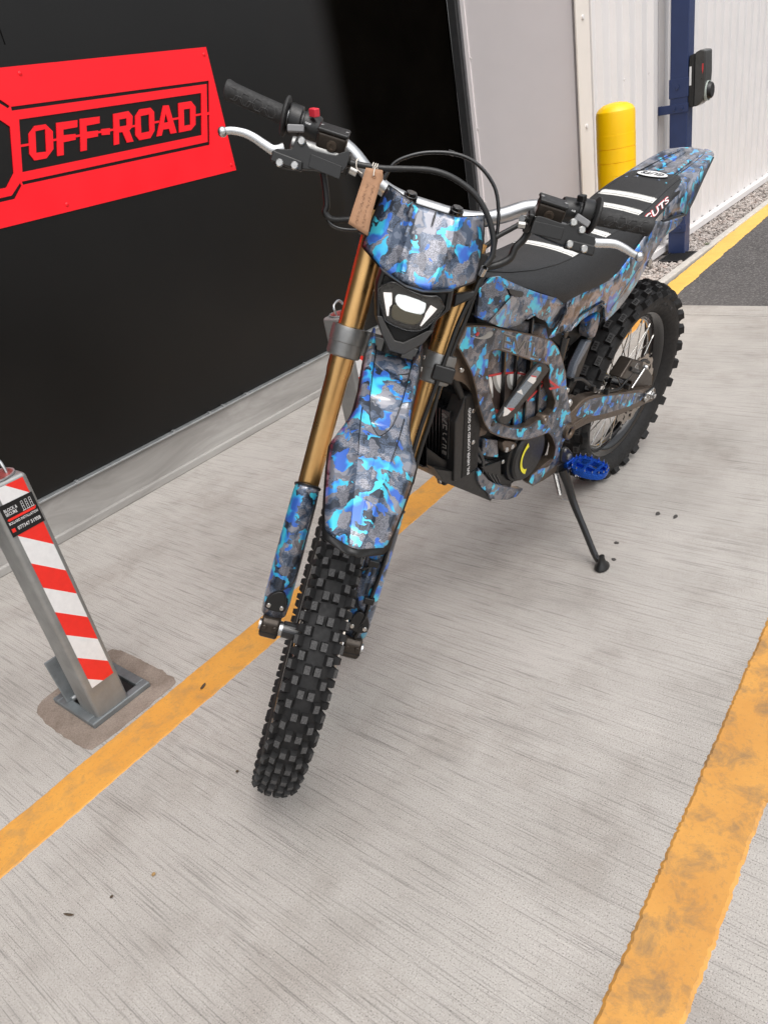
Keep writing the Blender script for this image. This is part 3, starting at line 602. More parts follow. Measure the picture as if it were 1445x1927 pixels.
for (x, z) in T['sign_rivets'][:4]:
    m_ = MB(); m_.lathe([(.0001, -.004), (.004, -.0035), (.007, -.0015), (.0078, .001)], 12, lambda r, a, h, x=x, z=z: V((x - 1.6 + r * math.cos(a), h, z - 1.3 + r * math.sin(a)))); m_.build('rivet', 'sign_red', sg)

# ------------------------------------------------------------------ security bollards
def bollard(x0, y0, detailed, label):
    W, D, H = .092, .09, .676
    rt = empty('security_bollard', Matrix.Translation((x0, y0, 0))); tag(rt, label, 'bollard', 'square galvanised security bollards')
    p = MB(); p.box((0, D / 2, H / 2 - .02), (W, D, H + .04)); p.build('post', 'galvanised_post', rt, bevel=.010, seg=4)
    c = MB(); c.lathe([(.0001, .0), (.030, .0), (.033, .0025), (.037, .003), (.039, .0005)], 24, lambda r, a, h: V((r * math.cos(a), D / 2 + r * math.sin(a), H + .0005 + h))); c.build('cap', 'maroon', rt)
    c = MB(); c.lathe([(.036, .0), (.036, .003), (.040, .003), (.0402, .0)], 24, lambda r, a, h: V((r * math.cos(a), D / 2 + r * math.sin(a), H + .001 + h))); c.build('cap_rim', 'galvanised', rt)
    hd = cr([(-.022, D / 2, H - .002), (-.024, D / 2 + .004, H + .020), (-.018, D / 2 + .008, H + .033), (.008, D / 2 + .012, H + .040), (.022, D / 2 + .010, H + .030), (.024, D / 2 + .004, H + .014), (.024, D / 2, H - .002)], 5)
    MB().tube(hd, .0038, 8).build('handle', 'silver', rt)
    # ground frame and lid
    f = MB(); 
    fx0, fx1, fy0, fy1 = -.067, .108, -.006, .195
    for a in (((fx0 + fx1) / 2, fy0 + .013, .008, fx1 - fx0, .026), ((fx0 + fx1) / 2, fy1 - .013, .008, fx1 - fx0, .026)): f.box(a[:3], (a[3], a[4], .016))
    for xx in (fx0 + .013, fx1 - .013): f.box((xx, (fy0 + fy1) / 2, .0079), (.026, fy1 - fy0 - .052, .0158))
    f.build('ground_frame', 'galvanised_dark', rt, smooth=0, bevel=.003)
    MB().box(((fx0 + fx1) / 2, (fy0 + fy1) / 2, .0036), (fx1 - fx0 - .05, fy1 - fy0 - .05, .003)).build('ground_pit', 'drain_iron', rt, smooth=0)
    lid = MB(); lid.box((.007, 0, .065), (.125, .006, .13), None); 
    lo = lid.build('lid', 'galvanised_dark', rt, smooth=0, bevel=.0025); lo.location = (0, .138, .014); lo.rotation_euler = (R(-11), 0, 0)
    hg = MB(); hg.cyl((-.042, .134, .018), (-.012, .134, .018), .007, 10); hg.build('hinge', 'galvanised', rt)
    # reflective tape: alternating slanted bands
    tz0, tz1, tx0, tx1, yy = .105, .668, -.028, .0345, -.0012
    sl_, bh = .0605, .0685
    rise = -.059
    def band(zlo, zhi, mat):    # parallelogram clipped to the strip: left edge is lower by -sl
        poly = [(tx0, zlo - .0), (tx1, zlo + rise), (tx1, zhi + rise), (tx0, zhi)]
        # clip by strip bottom and top
        def clip(P, zc, keep):
            o = []
            for i, a in enumerate(P):
                b_ = P[(i + 1) % len(P)]; ia, ib = keep(a[1] - zc), keep(b_[1] - zc)
                if ia: o.append(a)
                if ia != ib: t = (zc - a[1]) / (b_[1] - a[1]); o.append((a[0] + (b_[0] - a[0]) * t, zc))
            return o
        poly = clip(clip(poly, tz0, lambda v: v >= 0), tz1, lambda v: v <= 0)
        if len(poly) > 2:
            MB().plate(poly, [], lambda a, b_, t: V((a, t, b_)), yy, yy + .0006).build('tape_band', mat, rt, smooth=0)
    zl = [.0672, .1352, .2036, .2743, .3428, .413, .480, .5528, .620, .688, .756]
    for i in range(len(zl) - 1): band(zl[i], zl[i + 1], 'tape_white' if i % 2 == 0 else 'tape_red')
    if detailed:
        lx, lz = 0.0, .592; y = -.0022
        m0 = MB(); m0.plate([(-.0385, .5545), (.0385, .5555), (.0385, .6300), (-.0385, .631)], [], lambda a, b_, t: V((a, t, b_)), y, y + .0008); so_ = m0.build('sticker', 'label_black', rt, smooth=0)
        def tp(cx, cz): return lambda a, b_: V((cx + a, y - .0004, cz + b_))
        m1 = MB(); text(m1, 'BLOCK &', tp(-.0175, .6165), .030, .0075, offset=.012); text(m1, 'SECURE', tp(-.0195, .6070), .026, .0075, offset=.012)
        text(m1, 'BOLLARD INSTALLATION', tp(.0, .5855), .068, .0062, offset=.012); text(m1, '077347 51958', tp(.006, .5690), .054, .0085, offset=.012)
        for i in range(3):
            bx = .009 + i * .0095
            for (a0, b0, a1, b1) in ((-.0025, .600, -.0017, .622), (.0017, .600, .0025, .622), (-.0025, .621, .0025, .622), (-.0025, .615, .0025, .6158), (-.0025, .609, .0025, .6098), (-.004, .599, .004, .6004)):
                m1.add([V((bx + a0, y - .0004, b0)), V((bx + a1, y - .0004, b0)), V((bx + a1, y - .0004, b1)), V((bx + a0, y - .0004, b1))], [(0, 1, 2, 3)])
        m1.build('sticker_lettering', 'white_print', so_, smooth=0)
        m2 = MB(); yy2 = y - .0003
        m2.add([V((a, yy2, b_)) for a, b_ in ((-.034, .5945), (-.031, .5915), (.031, .5915), (.035, .5985), (.030, .5972), (-.031, .5972))], [(0, 1, 2, 3, 4, 5)])
        m2.add([V((a, yy2, b_)) for a, b_ in ((-.0345, .5645), (-.0265, .5645), (-.0265, .5735), (-.0345, .5735))], [(0, 1, 2, 3)])
        m2.build('sticker_red_mark', 'tape_red', so_, smooth=0)
    return rt
bollard(.542, 1.59, True, 'square galvanised bollard with red and white tape and black installer sticker')
bollard(1.70, 1.585, False, 'square galvanised bollard standing half hidden behind the gold fork tube')

# ------------------------------------------------------------------ yellow bollard
yb = MB(); rr = .091
pr = [(rr * 1.03, -.02), (rr * 1.03, .01), (rr, .02), (rr, .72), (rr * 1.01, .7201), (rr * 1.01, .775), (rr * .985, .7755), (rr * .985, .778), (rr * 1.01, .7785), (rr * 1.01, .838), (rr * .985, .8385), (rr * .985, .841), (rr * 1.01, .8415), (rr * 1.01, .90), (rr, .9005), (rr, .985), (rr * .97, 1.0), (rr * .85, 1.015), (rr * .6, 1.028), (rr * .3, 1.034), (.0001, 1.036)]
yb.lathe(pr, 48, lambda r, a, h: V((r * math.cos(a), r * math.sin(a), h)))
yo = yb.build('yellow_bollard', 'yellow_sleeve', None, smooth=25); yo.location = (3.84, 1.63, 0); tag(yo, 'round yellow plastic bollard sleeve in front of the white wall corner', 'bollard')

# ------------------------------------------------------------------ blue post and charger
bp = empty('blue_post', Matrix.Translation((5.20, 1.75, 0))); tag(bp, 'navy blue steel box post bolted to the white profiled wall', 'post')
MB().box((.05, .054, 2.3), (.10, .108, 4.64)).build('post_tube', 'navy_paint', bp, smooth=0, bevel=.004)
MB().box((.05, .054, .985), (.108, .118, .105)).build('sleeve', 'navy_paint', bp, smooth=0, bevel=.003)
for z in (.875, .165):
    MB().box((-.004, .085, z), (.008, .185, .05)).build('wall_bracket', 'navy_paint', bp, smooth=0, bevel=.002)
    MB().box((.02, .173, z), (.05, .008, .05)).build('bracket_foot', 'navy_paint', bp, smooth=0, bevel=.002)
    for yy in (.03, .075): MB().cyl((-.008, yy, z), (-.017, yy, z), .009, 6).build('bolt', 'navy_paint', bp, bevel=.001)
MB().cyl((-.004, .06, .99), (-.013, .06, .99), .011, 12).build('bolt', 'navy_paint', bp, bevel=.002)
MB().cyl((.05, -.005, 1.0), (.05, -.014, 1.0), .009, 12).build('bolt', 'navy_paint', bp, bevel=.002)
ch = empty('wall_charger', Matrix.Translation((5.262, 1.748, 1.02))); tag(ch, 'black wedge-shaped vehicle charger fixed to the blue post', 'charger')
bk = MB(); bk.plate([(0, -.135), (-.006, -.145), (-.035, -.15), (-.035, .135), (-.004, .128)], [], lambda a, b_, t: V((t, a, b_)), -.06, .06); bk.build('back_case', 'charger_black', ch, smooth=0, bevel=.005)
fc = MB(); fc.plate([(-.036, -.149), (-.055, -.148), (-.082, -.128), (-.094, -.085), (-.100, .02), (-.096, .142), (-.065, .148), (-.036, .138)], [], lambda a, b_, t: V((t, a, b_)), -.065, .065); fc.build('front_cover', 'charger_grey', ch, smooth=20, bevel=.010, seg=3)
rg = MB(); 
mapc = lambda r, a, h: V((r * .85 * math.cos(a), -.095 + h, -.075 + r * .85 * math.sin(a)))
rg.lathe([(.058, .006), (.060, -.010), (.064, -.010), (.065, .006)], 32, mapc); rg.build('socket_ring', 'ring_light', ch)
hl = MB(); hl.lathe([(.0001, -.03), (.045, -.03), (.052, -.024), (.056, .0)], 32, mapc); hl.build('plug_holster', 'charger_black', ch)
lg = MB(); lg.plate([(-.0800, .075), (-.0885, .075), (-.0885, .05), (-.0845, .02), (-.0795, .05)], [], lambda a, b_, t: V((t, a, b_)), -.0658, -.0652); lg.build('badge', 'red_print', ch, smooth=0)
MB().box((-.0605, -.012, .02), (.001, .012, .10)).build('rating_sticker', 'white_print', ch, smooth=0)

# ================================================================== the dirt bike
PSI, THE, PHI = 3.05316, .00792, -.21234             # heading, pitch, lean on the stand
bikeM = Matrix.Translation((2.17108, .99434, 0)) @ Matrix.Rotation(PSI, 4, 'Z') @ Matrix.Rotation(THE, 4, 'Y') @ Matrix.Rotation(PHI, 4, 'X')
bike = empty('dirt_bike', bikeM)
tag(bike, 'electric dirt bike in blue camouflage wrap leaning on its side stand', 'motorbike')
EPS, DEL, WB, OFF, RF, RR = .46207, .713, 1.40907, .06168, .32274, .325
Wv = V((-math.sin(EPS), 0, math.cos(EPS))); Uv = V((math.cos(EPS), 0, math.sin(EPS))); Yv = V((0, 1, 0))
A0 = V((WB, 0, RF)) - Uv * OFF
cd, sn_ = math.cos(DEL), math.sin(DEL)
def FK(u, y, w): return A0 + Uv * (u * cd - y * sn_) + Yv * (u * sn_ + y * cd) + Wv * w      # steered fork -> bike
FKv = lambda p: FK(*p)
EN = V((.446, 0, .895)); EF = V((.895, 0, -.446))     # level 'up' and 'forward' in fork coordinates
def part(mb, name, mat, parent=bike, **k): return mb.build(name, mat, parent, **k)
def fplate(name, outline, holes, u0, u1, mat, parent=bike, sm=1, **k):     # plate in the fork's u-plane, outline (y, w) or (u, y, w)
    o2 = [(p[-2], p[-1]) for p in outline]
    if sm: o2 = chk(o2, sm)
    return MB().plate(o2, holes, lambda a, b_, t: FK(t, a, b_), u0, u1).build(name, mat, parent, **k)
def bplate(name, outline, holes, y0, y1, mat, parent=bike, sm=1, side=None, **k):   # plate in the bike's y-plane, outline (x, z)
    o2 = chk(outline, sm) if sm else list(outline); h2 = [chk(h, sm) if sm else h for h in holes]
    return MB().plate(o2, h2, lambda a, b_, t: V((a, t, b_)), y0, y1, 0, side).build(name, mat, parent, **k)
def bolt(c, d, r=.006, h=.004, mat='steel', parent=bike, name='bolt'):
    c = V(c); d = V(d).normalized()
    m = MB(); m.tube([c, c + d * h * .6, c + d * h], [r, r, r * .75], 12); m.tube([c + d * h * .98, c + d * h * 1.02], [r * .42, r * .42], 6)
    return m.build(name, mat, parent, smooth=30)
Fd = FK(1, 0, 0) - FK(0, 0, 0)        # fork forward in bike coordinates

# ------------------------------------------------------------------ wheels
def wheel(name, mapf, Rb, prof, knobs, pitch_n, rim_r, hub_hw, disc_side, disc_r, half=.5):
    wh = empty(name, None, bike)
    t = MB(); t.lathe(prof, 96, mapf)
    def knob(ang, y, r, tilt, L, Wd, H, tap=.78, sip=0, mi=1, skew=0):
        ct, st = math.cos(tilt), math.sin(tilt); P = []
        for hh, k in ((-.004, 1.0), (H, tap)):
            for a, b_ in ((-1, -1), (1, -1), (1, 1), (-1, 1)):
                ll = b_ * Wd / 2 * k; tt = a * L / 2 * k + skew * ll
                rr_ = r + ct * hh - st * ll; yy = y + st * hh + ct * ll
                P.append(mapf(rr_, ang + tt / r, yy))
        t.hexa(P); t.m[-5] = mi
        for q in range(sip):
            tt = (q - 1) * L * .2; Q = []
            for hh in (H - .001, H + .0012):
                for a, b_ in ((-1, -1), (1, -1), (1, 1), (-1, 1)):
                    ll = b_ * Wd * .20; t2 = tt + a * L * .045
                    Q.append(mapf(r + ct * hh - st * ll, ang + t2 / r, y + st * hh + ct * ll))
            t.hexa(Q)
    for i in range(pitch_n):
        for kb in knobs:
            knob((i + kb[0]) * 2 * math.pi / pitch_n + .977, *kb[1:])
    t.build('tyre', ['rubber', 'rubber_worn'], wh, smooth=35)
    rm_ = MB(); e = rim_r
    rp = [(e, -.030), (e + .004, -.028), (e + .004, -.024), (e - .004, -.022), (e - .010, -.016), (e - .020, -.010), (e - .022, 0), (e - .020, .010), (e - .010, .016), (e - .004, .022), (e + .004, .024), (e + .004, .028), (e, .030), (e - .010, .027), (e - .022, .017), (e - .029, .006), (e - .029, -.006), (e - .022, -.017), (e - .010, -.027)]
    rm_.lathe(rp, 96, mapf, 0, True); rm_.build('rim', 'black_gloss', wh, smooth=40)
    hb = MB(); hb.lathe([(.0001, -hub_hw), (.018, -hub_hw), (.019, -.032), (.034, -.030), (.034, -.025), (.020, -.02), (.018, 0), (.020, .02), (.034, .025), (.034, .030), (.019, .032), (.018, hub_hw), (.0001, hub_hw)], 32, mapf); hb.build('hub', 'black_gloss', wh, smooth=35)
    for i in range(36):
        s = 1 if i % 2 else -1; a = 2 * math.pi * i / 36; da = (1 if (i // 2) % 2 else -1) * R(42)
        p0 = mapf(.031, a + da, s * .0275); p1 = mapf(e - .028, a, s * .006)
        m = MB(); m.tube([p0, p1], .0017, 5); m.tube([p1 + (p0 - p1).normalized() * .014, p1], .0032, 6); m.build('spoke', 'spoke_steel', wh)
    dk = MB(); n = 72; vs = []; holes = []
    for i in range(n):
        a = 2 * math.pi * i / n; vs.append((a, disc_r + (.004 if (i // 3) % 2 else -.004)))
    outer = [(r_ * math.cos(a), r_ * math.sin(a)) for a, r_ in vs]
    for i in range(12):
        a0 = 2 * math.pi * i / 12
        for rr_, wd in ((disc_r * .84, .10), (disc_r * .66, .16)):
            holes.append([(rr_ * math.cos(a0 + q) + p * math.cos(a0), rr_ * math.sin(a0 + q) + p * math.sin(a0)) for q, p in ((-wd, -.004), (wd, -.009), (wd, .004), (-wd, .009))])
    holes.append([(disc_r * .42 * math.cos(2 * math.pi * i / 24), disc_r * .42 * math.sin(2 * math.pi * i / 24)) for i in range(24)])
    dk.plate(outer, holes, lambda a, b_, t_: mapf(math.hypot(a, b_), math.atan2(b_, a), t_), disc_side * .056 - .0018, disc_side * .056 + .0018)
    dk.build('brake_disc', 'disc_steel', wh, smooth=0)
    cw = MB()
    for i in range(6):
        a = 2 * math.pi * i / 6 + .3; cw.tube([mapf(.02, a + .2, disc_side * .045), mapf(disc_r * .46, a, disc_side * .055)], [.009, .006], 6)
    cw.build('disc_carrier', 'black_plastic', wh)
    return wh
fm = lambda r, a, y: FK(OFF + r * math.cos(a), y, r * math.sin(a))
fp = [(.262, -.023), (.268, -.030), (.281, -.035), (.294, -.035), (.303, -.0302), (.3085, -.0218), (.3115, -.011), (.312, 0), (.3115, .011), (.3085, .0218), (.303, .0302), (.294, .035), (.281, .035), (.268, .030), (.262, .023)]
fk_ = [(0, -.0085, .3115, -.04, .0180, .0135, .0115), (0, .0085, .3115, .04, .0180, .0135, .0115)]
for s in (-1, 1):
    fk_ += [(.5, s * .0205, .3085, s * .34, .0190, .0135, .0118, .74), (.05, s * .0310, .3015, s * .80, .021, .0135, .0130, .68, 0, 1), (.55, s * .0335, .2970, s * 1.0, .0165, .012, .0105, .66, 0, 0)]
fwh = wheel('front_wheel', fm, RF, fp, fk_, 47, .262, .062, 1, .115)
rmp = lambda r, a, y: V((r * math.cos(a), y, RR + r * math.sin(a)))
rp_ = [(.238, -.030), (.246, -.042), (.263, -.053), (.281, -.057), (.295, -.053), (.305, -.042), (.312, -.022), (.3135, 0), (.312, .022), (.305, .042), (.295, .053), (.281, .057), (.263, .053), (.246, .042), (.238, .030)]
rk_ = []
for s in (-1, 1):
    rk_ += [(0, s * .0135, .313, s * .06, .032, .021, .0150, .8, 3), (.5, s * .0350, .307, s * .36, .033, .021, .0150, .78, 3), (0, s * .0510, .296, s * .85, .034, .022, .0150, .76, 3, 0)]
rwh = wheel('rear_wheel', rmp, RR, rp_, rk_, 28, .240, .085, 1, .112)
# raised sidewall lettering
lt = MB()
for base in (-.3, 2.2):
    for i, chh in enumerate('MICHELIN'):
        a0 = base - i * .075
        text(lt, chh, lambda a, b_, a0=a0: rmp(.270 + b_, a0 - a / .27, .0560 + (.0003 if abs(b_) < .005 else -.0008)), None, .014, offset=.01)
lt.build('sidewall_lettering', 'rubber_worn', rwh, smooth=0)

# ------------------------------------------------------------------ fork
for s in (-1, 1):
    y = s * .0885
    part(MB().tube([FK(.0317, y, .28), FK(.0317, y, .535), FK(.0317, y, .55), FK(.0317, y, .84)], [.0212, .0222, .0242, .0248], 28), 'fork_tube', 'gold')
    part(MB().tube([FK(.0317, y, -.01), FK(.0317, y, .29)], .0185, 20), 'fork_slider', 'bronze_dark')
    g = MB(); rows = []
    for w, r, cu in ((.022, .026, .04), (.05, .0285, .038), (.15, .0285, .036), (.26, .0272, .034), (.305, .0262, .033), (.318, .0245, .032)):
        rows.append([(w, r, cu, R(a)) for a in range(-108, 109, 12)])
    n = len(rows[0]); vs = []
    for row in rows:
        for w, r, cu, a in row:
            drop = -.016 * (abs(a) / R(108)) ** 2 if w > .3 else 0
            vs.append(FK(cu + r * 1.05 * math.cos(a), y + r * math.sin(a), w + drop))
    g.add(vs, [(i * n + j, i * n + j + 1, (i + 1) * n + j + 1, (i + 1) * n + j) for i in range(len(rows) - 1) for j in range(n - 1)])
    gd = part(g, 'fork_guard', 'camo', solid=.0025, smooth=60)
    e0 = MB(); e0.tube([FK(.032 + .0275 * math.cos(R(a)), y + .0255 * math.sin(R(a)), .3185 - .016 * (abs(a) / 108) ** 2) for a in range(-108, 109, 12)], .0022, 6); e0.build('guard_lip', 'black_plastic', gd)
    e1 = MB(); e1.tube(cr([FK(.058, y - s * .023, .30), FK(.060, y - s * .0245, .2), FK(.060, y - s * .0245, .12), FK(.066, y - s * .012, .095), FK(.071, y, .088)], 5), .0014, 6); e1.build('guard_crease', 'black_plastic', gd)
    # black plate and axle clamp
    po = [(y + s * a, b_) for a, b_ in ((.023, .060), (.013, .079), (-.004, .089), (-.015, .082), (-.022, .052), (-.018, .041), (.020, .040))]
    pl_ = fplate('guard_plate', po, [], .060, .0745, 'black_plastic', sm=1, bevel=.002)
    for dy in (-.0135, .0135): bolt(FK(.0745, y + dy, .0525), Fd, .0052, .0045, 'steel', pl_)
    cl = MB(); cl.plate([(.01, -.026), (.066, -.027), (.079, -.018), (.080, .014), (.070, .024), (.01, .026)], [], lambda a, b_, t_: FK(a, t_, b_), y - .0195, y + .0195)
    co = part(cl, 'axle_clamp', 'bronze_dark', bevel=.006, seg=3, smooth=30)
    MB().plate([(y - .0200, -.0095), (y + .0200, -.0095), (y + .0200, -.0075), (y - .0200, -.0075)], [], lambda a, b_, t_: FK(t_, a, b_), .03, .0803).build('clamp_slit', 'black_plastic', co, smooth=0)
    part(MB().box((0, 0, 0), (.001, .001, .001)), 'clamp_gap', 'void_black', co) if False else None
    for dy in (-.011, .011): bolt(FK(.0795, y + dy, .004), Fd, .0052, .003, 'bronze_dark', co)
ax = MB(); ax.cyl(FK(OFF, -.112, 0), FK(OFF, .112, 0), .0115, 20); part(ax, 'front_axle', 'silver')
part(MB().cyl(FK(OFF, -.070, 0), FK(OFF, -.040, 0), .0155, 20), 'axle_spacer', 'silver', bevel=.001); part(MB().cyl(FK(OFF, .070, 0), FK(OFF, .045, 0), .0135, 20), 'axle_spacer', 'silver', bevel=.001)
cal = MB(); cal.plate([(.0, .05), (.03, .12), (-.03, .16), (-.075, .10), (-.05, .04)], [], lambda a, b_, t_: FK(a, t_, b_), .045, .075); part(cal, 'front_caliper', 'black_plastic', bevel=.005)
# triple clamps
for s in (-1, 1):
    lc = MB()
    lc.lathe([(.0255, -.030), (.0305, -.031), (.033, -.028), (.0335, -.004), (.0345, -.003), (.0345, .020), (.033, .026), (.0255, .027)], 32, lambda r, a, h, s=s: FK(.0317 + r * math.cos(a), s * .0885 + r * math.sin(a), .607 + h))
    part(lc, 'lower_clamp', 'grey_alloy', smooth=30)
lb = MB(); lb.plate(chk([(-.085, .040), (-.045, .018), (.045, .018), (.085, .040), (.088, .01), (.05, -.055), (-.05, -.055), (-.088, .01)], 1), [], lambda a, b_, t_: FK(b_, a, t_), .585, .628); lbo = part(lb, 'lower_yoke', 'grey_alloy', bevel=.004, smooth=30)
for w in (.595, .618): bolt(FK(.046, .063, w), (FK(1, .25, 0) - FK(0, 0, 0)), .0062, .006, 'steel', lbo)
ub = MB(); ub.plate(chk([(-.12, .06), (-.05, .03), (.05, .03), (.12, .06), (.12, .0), (.05, -.06), (-.05, -.06), (-.12, .0)], 1), [], lambda a, b_, t_: FK(b_, a, t_), .795, .825); part(ub, 'upper_yoke', 'black_plastic', bevel=.004, smooth=30)
part(MB().cyl(FK(-.0, 0, .60), FK(-.0, 0, .83), .027, 24), 'steering_stem', 'black_plastic')
bc = MB()
for s in (-1, 1):
    bc.cyl(FK(-.022, s * .0445, .83), FK(-.022, s * .0445, .878), .019, 20); bc.cyl(FK(-.012, s * .0445, .872), FK(-.003, s * .0445, .888), .0135, 16); bc.cyl(FK(-.004, s * .0445, .886), FK(-.001, s * .0445, .8925), .0105, 16)
part(bc, 'bar_clamp', 'black_gloss', bevel=.002, smooth=30)

# ------------------------------------------------------------------ front fender
fD = V((.828, 0, -.561)); fN = V((.561, 0, .828)); fO = V((.110, 0, .615))
HW = [(-.055, .050), (0, .051), (.06, .0500), (.133, .0465), (.185, .0480), (.222, .0600), (.250, .0695), (.258, .0705), (.30, .0665), (.345, .0600), (.387, .0530), (.412, .0470), (.420, .0420), (.432, .0210), (.441, .004)]
G_ = [(-.06, .0355), (.0, .0350), (.05, .0325), (.10, .0300), (.15, .0262), (.19, .0205), (.213, .0135), (.228, .006), (.233, .001), (.45, .001)]      # recessed insert
BC = [(-.06, .0400), (.15, .0375), (.19, .0350), (.24, .0310), (.285, .0255), (.36, .0180), (.42, .0115), (.45, .006)]                    # crease of the raised centre band
def fend_y(sx, yy, hw, dn=0.0):
    a = abs(yy); g = ip(G_, sx)[0]; bc = min(ip(BC, sx)[0], hw * .9)
    up = max(0, min(1, (.245 - sx) / .05)); rec = -.0045 * max(0, min(1, (.236 - sx) / .03))
    T0 = [(0, rec + .0105 * (1 - up) * min(1, hw / .05)), (max(.0002, g - .0015), rec + .0102 * (1 - up) * min(1, hw / .05)), (g + .0015, .0022 * up + .0102 * (1 - up) * min(1, hw / .05)), (max(g + .002, bc), .0050 * up + .0088 * (1 - up) * min(1, hw / .05)), (bc + (hw - bc) * .35 + .0025, .0035 * up - .0030 * (1 - up)), (hw + .0045, -.0155 * min(1, hw / .05))]
    arch = .016 * math.sin(math.pi * max(0, min(1, (sx + .06) / .52)))
    P = fO + fD * sx + fN * (arch + ip(T0, a)[0] + dn)
    return FK(P.x, yy, P.z)
def fend(sx, yf, hw, dn=0.0): return fend_y(sx, yf * hw, hw, dn)
def fender_sheet(extra, dn, s1):
    mb = MB(); nl = 9
    ss = [0, .02, .05, .09, .13, .16, .18, .195, .21, .222, .232, .242, .252, .258, .28, .30, .325, .345, .37, .39, .405, .412, .420, .428, .436, .441]
    vs = []; k = s1 / .441; n = 0
    for i, s_ in enumerate(ss):
        hw = ip(HW, s_)[0] + extra; g = ip(G_, s_)[0]; bc = min(ip(BC, s_)[0], hw * .88); g = min(g, bc - .002) if bc > .004 else g * .2
        half = [0, g * .5, max(g - .0015, g * .8), g + .0015, bc, bc + (hw - bc) * .35, bc + (hw - bc) * .7, hw]
        half = sorted(half); row = [-y for y in reversed(half[1:])] + half; n = len(row)
        for j, y in enumerate(row):
            s2 = s_ * k; a = abs(j - n // 2)
            if i == 0 and a >= 4:
                s2 = (-.020, -.046, -.052, -.034)[a - 4]; y = math.copysign((.0405, .0445, .0475, .0502)[a - 4], y)
            elif i == 0: s2 = .008 * (1 - (a / 4) ** 2)
            vs.append(fend_y(s2, y, hw, dn - (.006 * max(0, min(1, (s_ - .36) / .07)) if extra else 0)))
    mb.add(vs, [(i * n + j, i * n + j + 1, (i + 1) * n + j + 1, (i + 1) * n + j) for i in range(len(ss) - 1) for j in range(n - 1)])
    return mb
fo_ = part(fender_sheet(.0024, -.0028, .4475), 'front_fender', 'black_plastic', solid=.003, smooth=45)
part(fender_sheet(0, 0, .441), 'fender_wrap', 'camo', fo_, solid=.0012, smooth=24)
ins = MB(); G2 = G_[1:-2] + [(.2335, 0)]
pth = [fend_y(a, -b_, ip(HW, a)[0], .0002) for a, b_ in G2] + [fend_y(a, b_, ip(HW, a)[0], .0002) for a, b_ in reversed(G2[:-1])]
ins.tube(cr(pth, 3), .0012, 6)
for s in (-1, 1):
    ins.tube([fend_y(a, s * b_, ip(HW, a)[0], .0002) for a, b_ in ((.178, .0355), (.20, .0343), (.24, .0310), (.285, .0255))], [.0011, .0011, .001, .0005], 6)
    ins.tube([fend_y(a, s * b_, ip(HW, a)[0], .0002) for a, b_ in ((.062, .012), (.05, .032), (.048, .045))], [.0006, .001, .0008], 6)
ins.build('fender_groove', 'black_gloss', fo_)

# ------------------------------------------------------------------ number plate mask and headlight
def mask_pt(y, w, d=0.0):
    u = .152 - (w - .735) * .24 - 1.2 * y * y
    return FK(u + d, y, w)
rows_ = [(.740, .0275, .0), (.755, .066, .0), (.772, .092, 0), (.79, .1005, 0), (.815, .0985, 0), (.84, .0950, 0), (.862, .0905, 0), (.8815, .0862, 0)]
mk_ = MB(); nc = 41; vs = []
def mask_rows(ex=0):
    vs = []
    for i in range(17):
        f = i / 16
        for j in range(nc):
            c = -1 + 2 * j / (nc - 1); a = abs(c)
            # bottom edge: dips to the centre, rises at the sides; top edge: raised corners with a flat notch
            bot = .735 + .012 * (a / .65) ** 2 if a < .65 else .747 + (a - .65) * .085
            topz = .8625 if a < .42 else .8625 + (a - .42) / .58 * .0205
            bot -= ex; topz += ex
            w_ = bot + (topz - bot) * f
            hw = ip([(.735, .092), (.752, .096), (.77, .1035), (.79, .1035), (.82, .0995), (.85, .0955), (.884, .0865)], w_)[0] + ex
            y = c * hw
            k1 = .25 + .20 * f; rd = -.026 * max(0, a - k1) / (1 - k1) - .05 * max(0, a - .78) + .006 * max(0, 1 - abs(a - k1) / .10)
            vs.append(mask_pt(y, w_, rd - .010 * max(0, f - .5) * (1 - a) - (.0035 if ex else 0)))
    return vs
qf = [(i * nc + j, i * nc + j + 1, (i + 1) * nc + j + 1, (i + 1) * nc + j) for i in range(16) for j in range(nc - 1)]
mo = part(MB().add(mask_rows(.0028), qf), 'headlight_mask', 'black_plastic', solid=.003, smooth=40)
part(MB().add(mask_rows(), qf), 'mask_wrap', 'camo', mo, solid=.0012, smooth=9)
part(MB().tube([mask_pt(0, .862, .0012), mask_pt(0, .852, .001), mask_pt(0, .838, .0012)], [.0012, .0018, .0014], 6), 'mask_slot', 'black_gloss', mo)
for s in (1,):
    arm = [(s * abs(p[1]), p[2]) for p in T['mask_arm']]
    fplate('mask_bracket', arm, [], .035, .085, 'black_plastic', sm=0, bevel=.004)
# headlight: shell, inner face, lens and lamps
def hl_pt(y, w, d=0.0): return FK(.176 + (w - .70) * .22 - 3.0 * y * y + d, y, w)
bz = [(p[1], p[2]) for p in T['bez_out']]; n = len(bz)
sym = lambda P: [((p[0] - q[0]) / 2, (p[1] + q[1]) / 2) for p, q in zip(P, [min(P, key=lambda z, p=p: (z[0] + p[0]) ** 2 + (z[1] - p[1]) ** 2) for p in P])]
cy, cw_ = 0.0, .69
sh = MB(); rings = []
lens2 = [(p[1], p[2]) for p in T['lens']]
bzs = cr([(a, b_, 0) for a, b_ in bz], 5, True); bzs = [(p.x, p.y) for p in bzs]
def ring_at(sc_, d, ctr=(0, .69)): return [hl_pt(ctr[0] + (a - ctr[0]) * sc_, ctr[1] + (b_ - ctr[1]) * sc_, d) for a, b_ in bz]
RG = [ring_at(1.0, -.060), ring_at(1.03, -.030), ring_at(1.0, -.006), ring_at(.95, .002), ring_at(.86, .000), ring_at(.84, -.012)]
vs = [p for r_ in RG for p in r_]
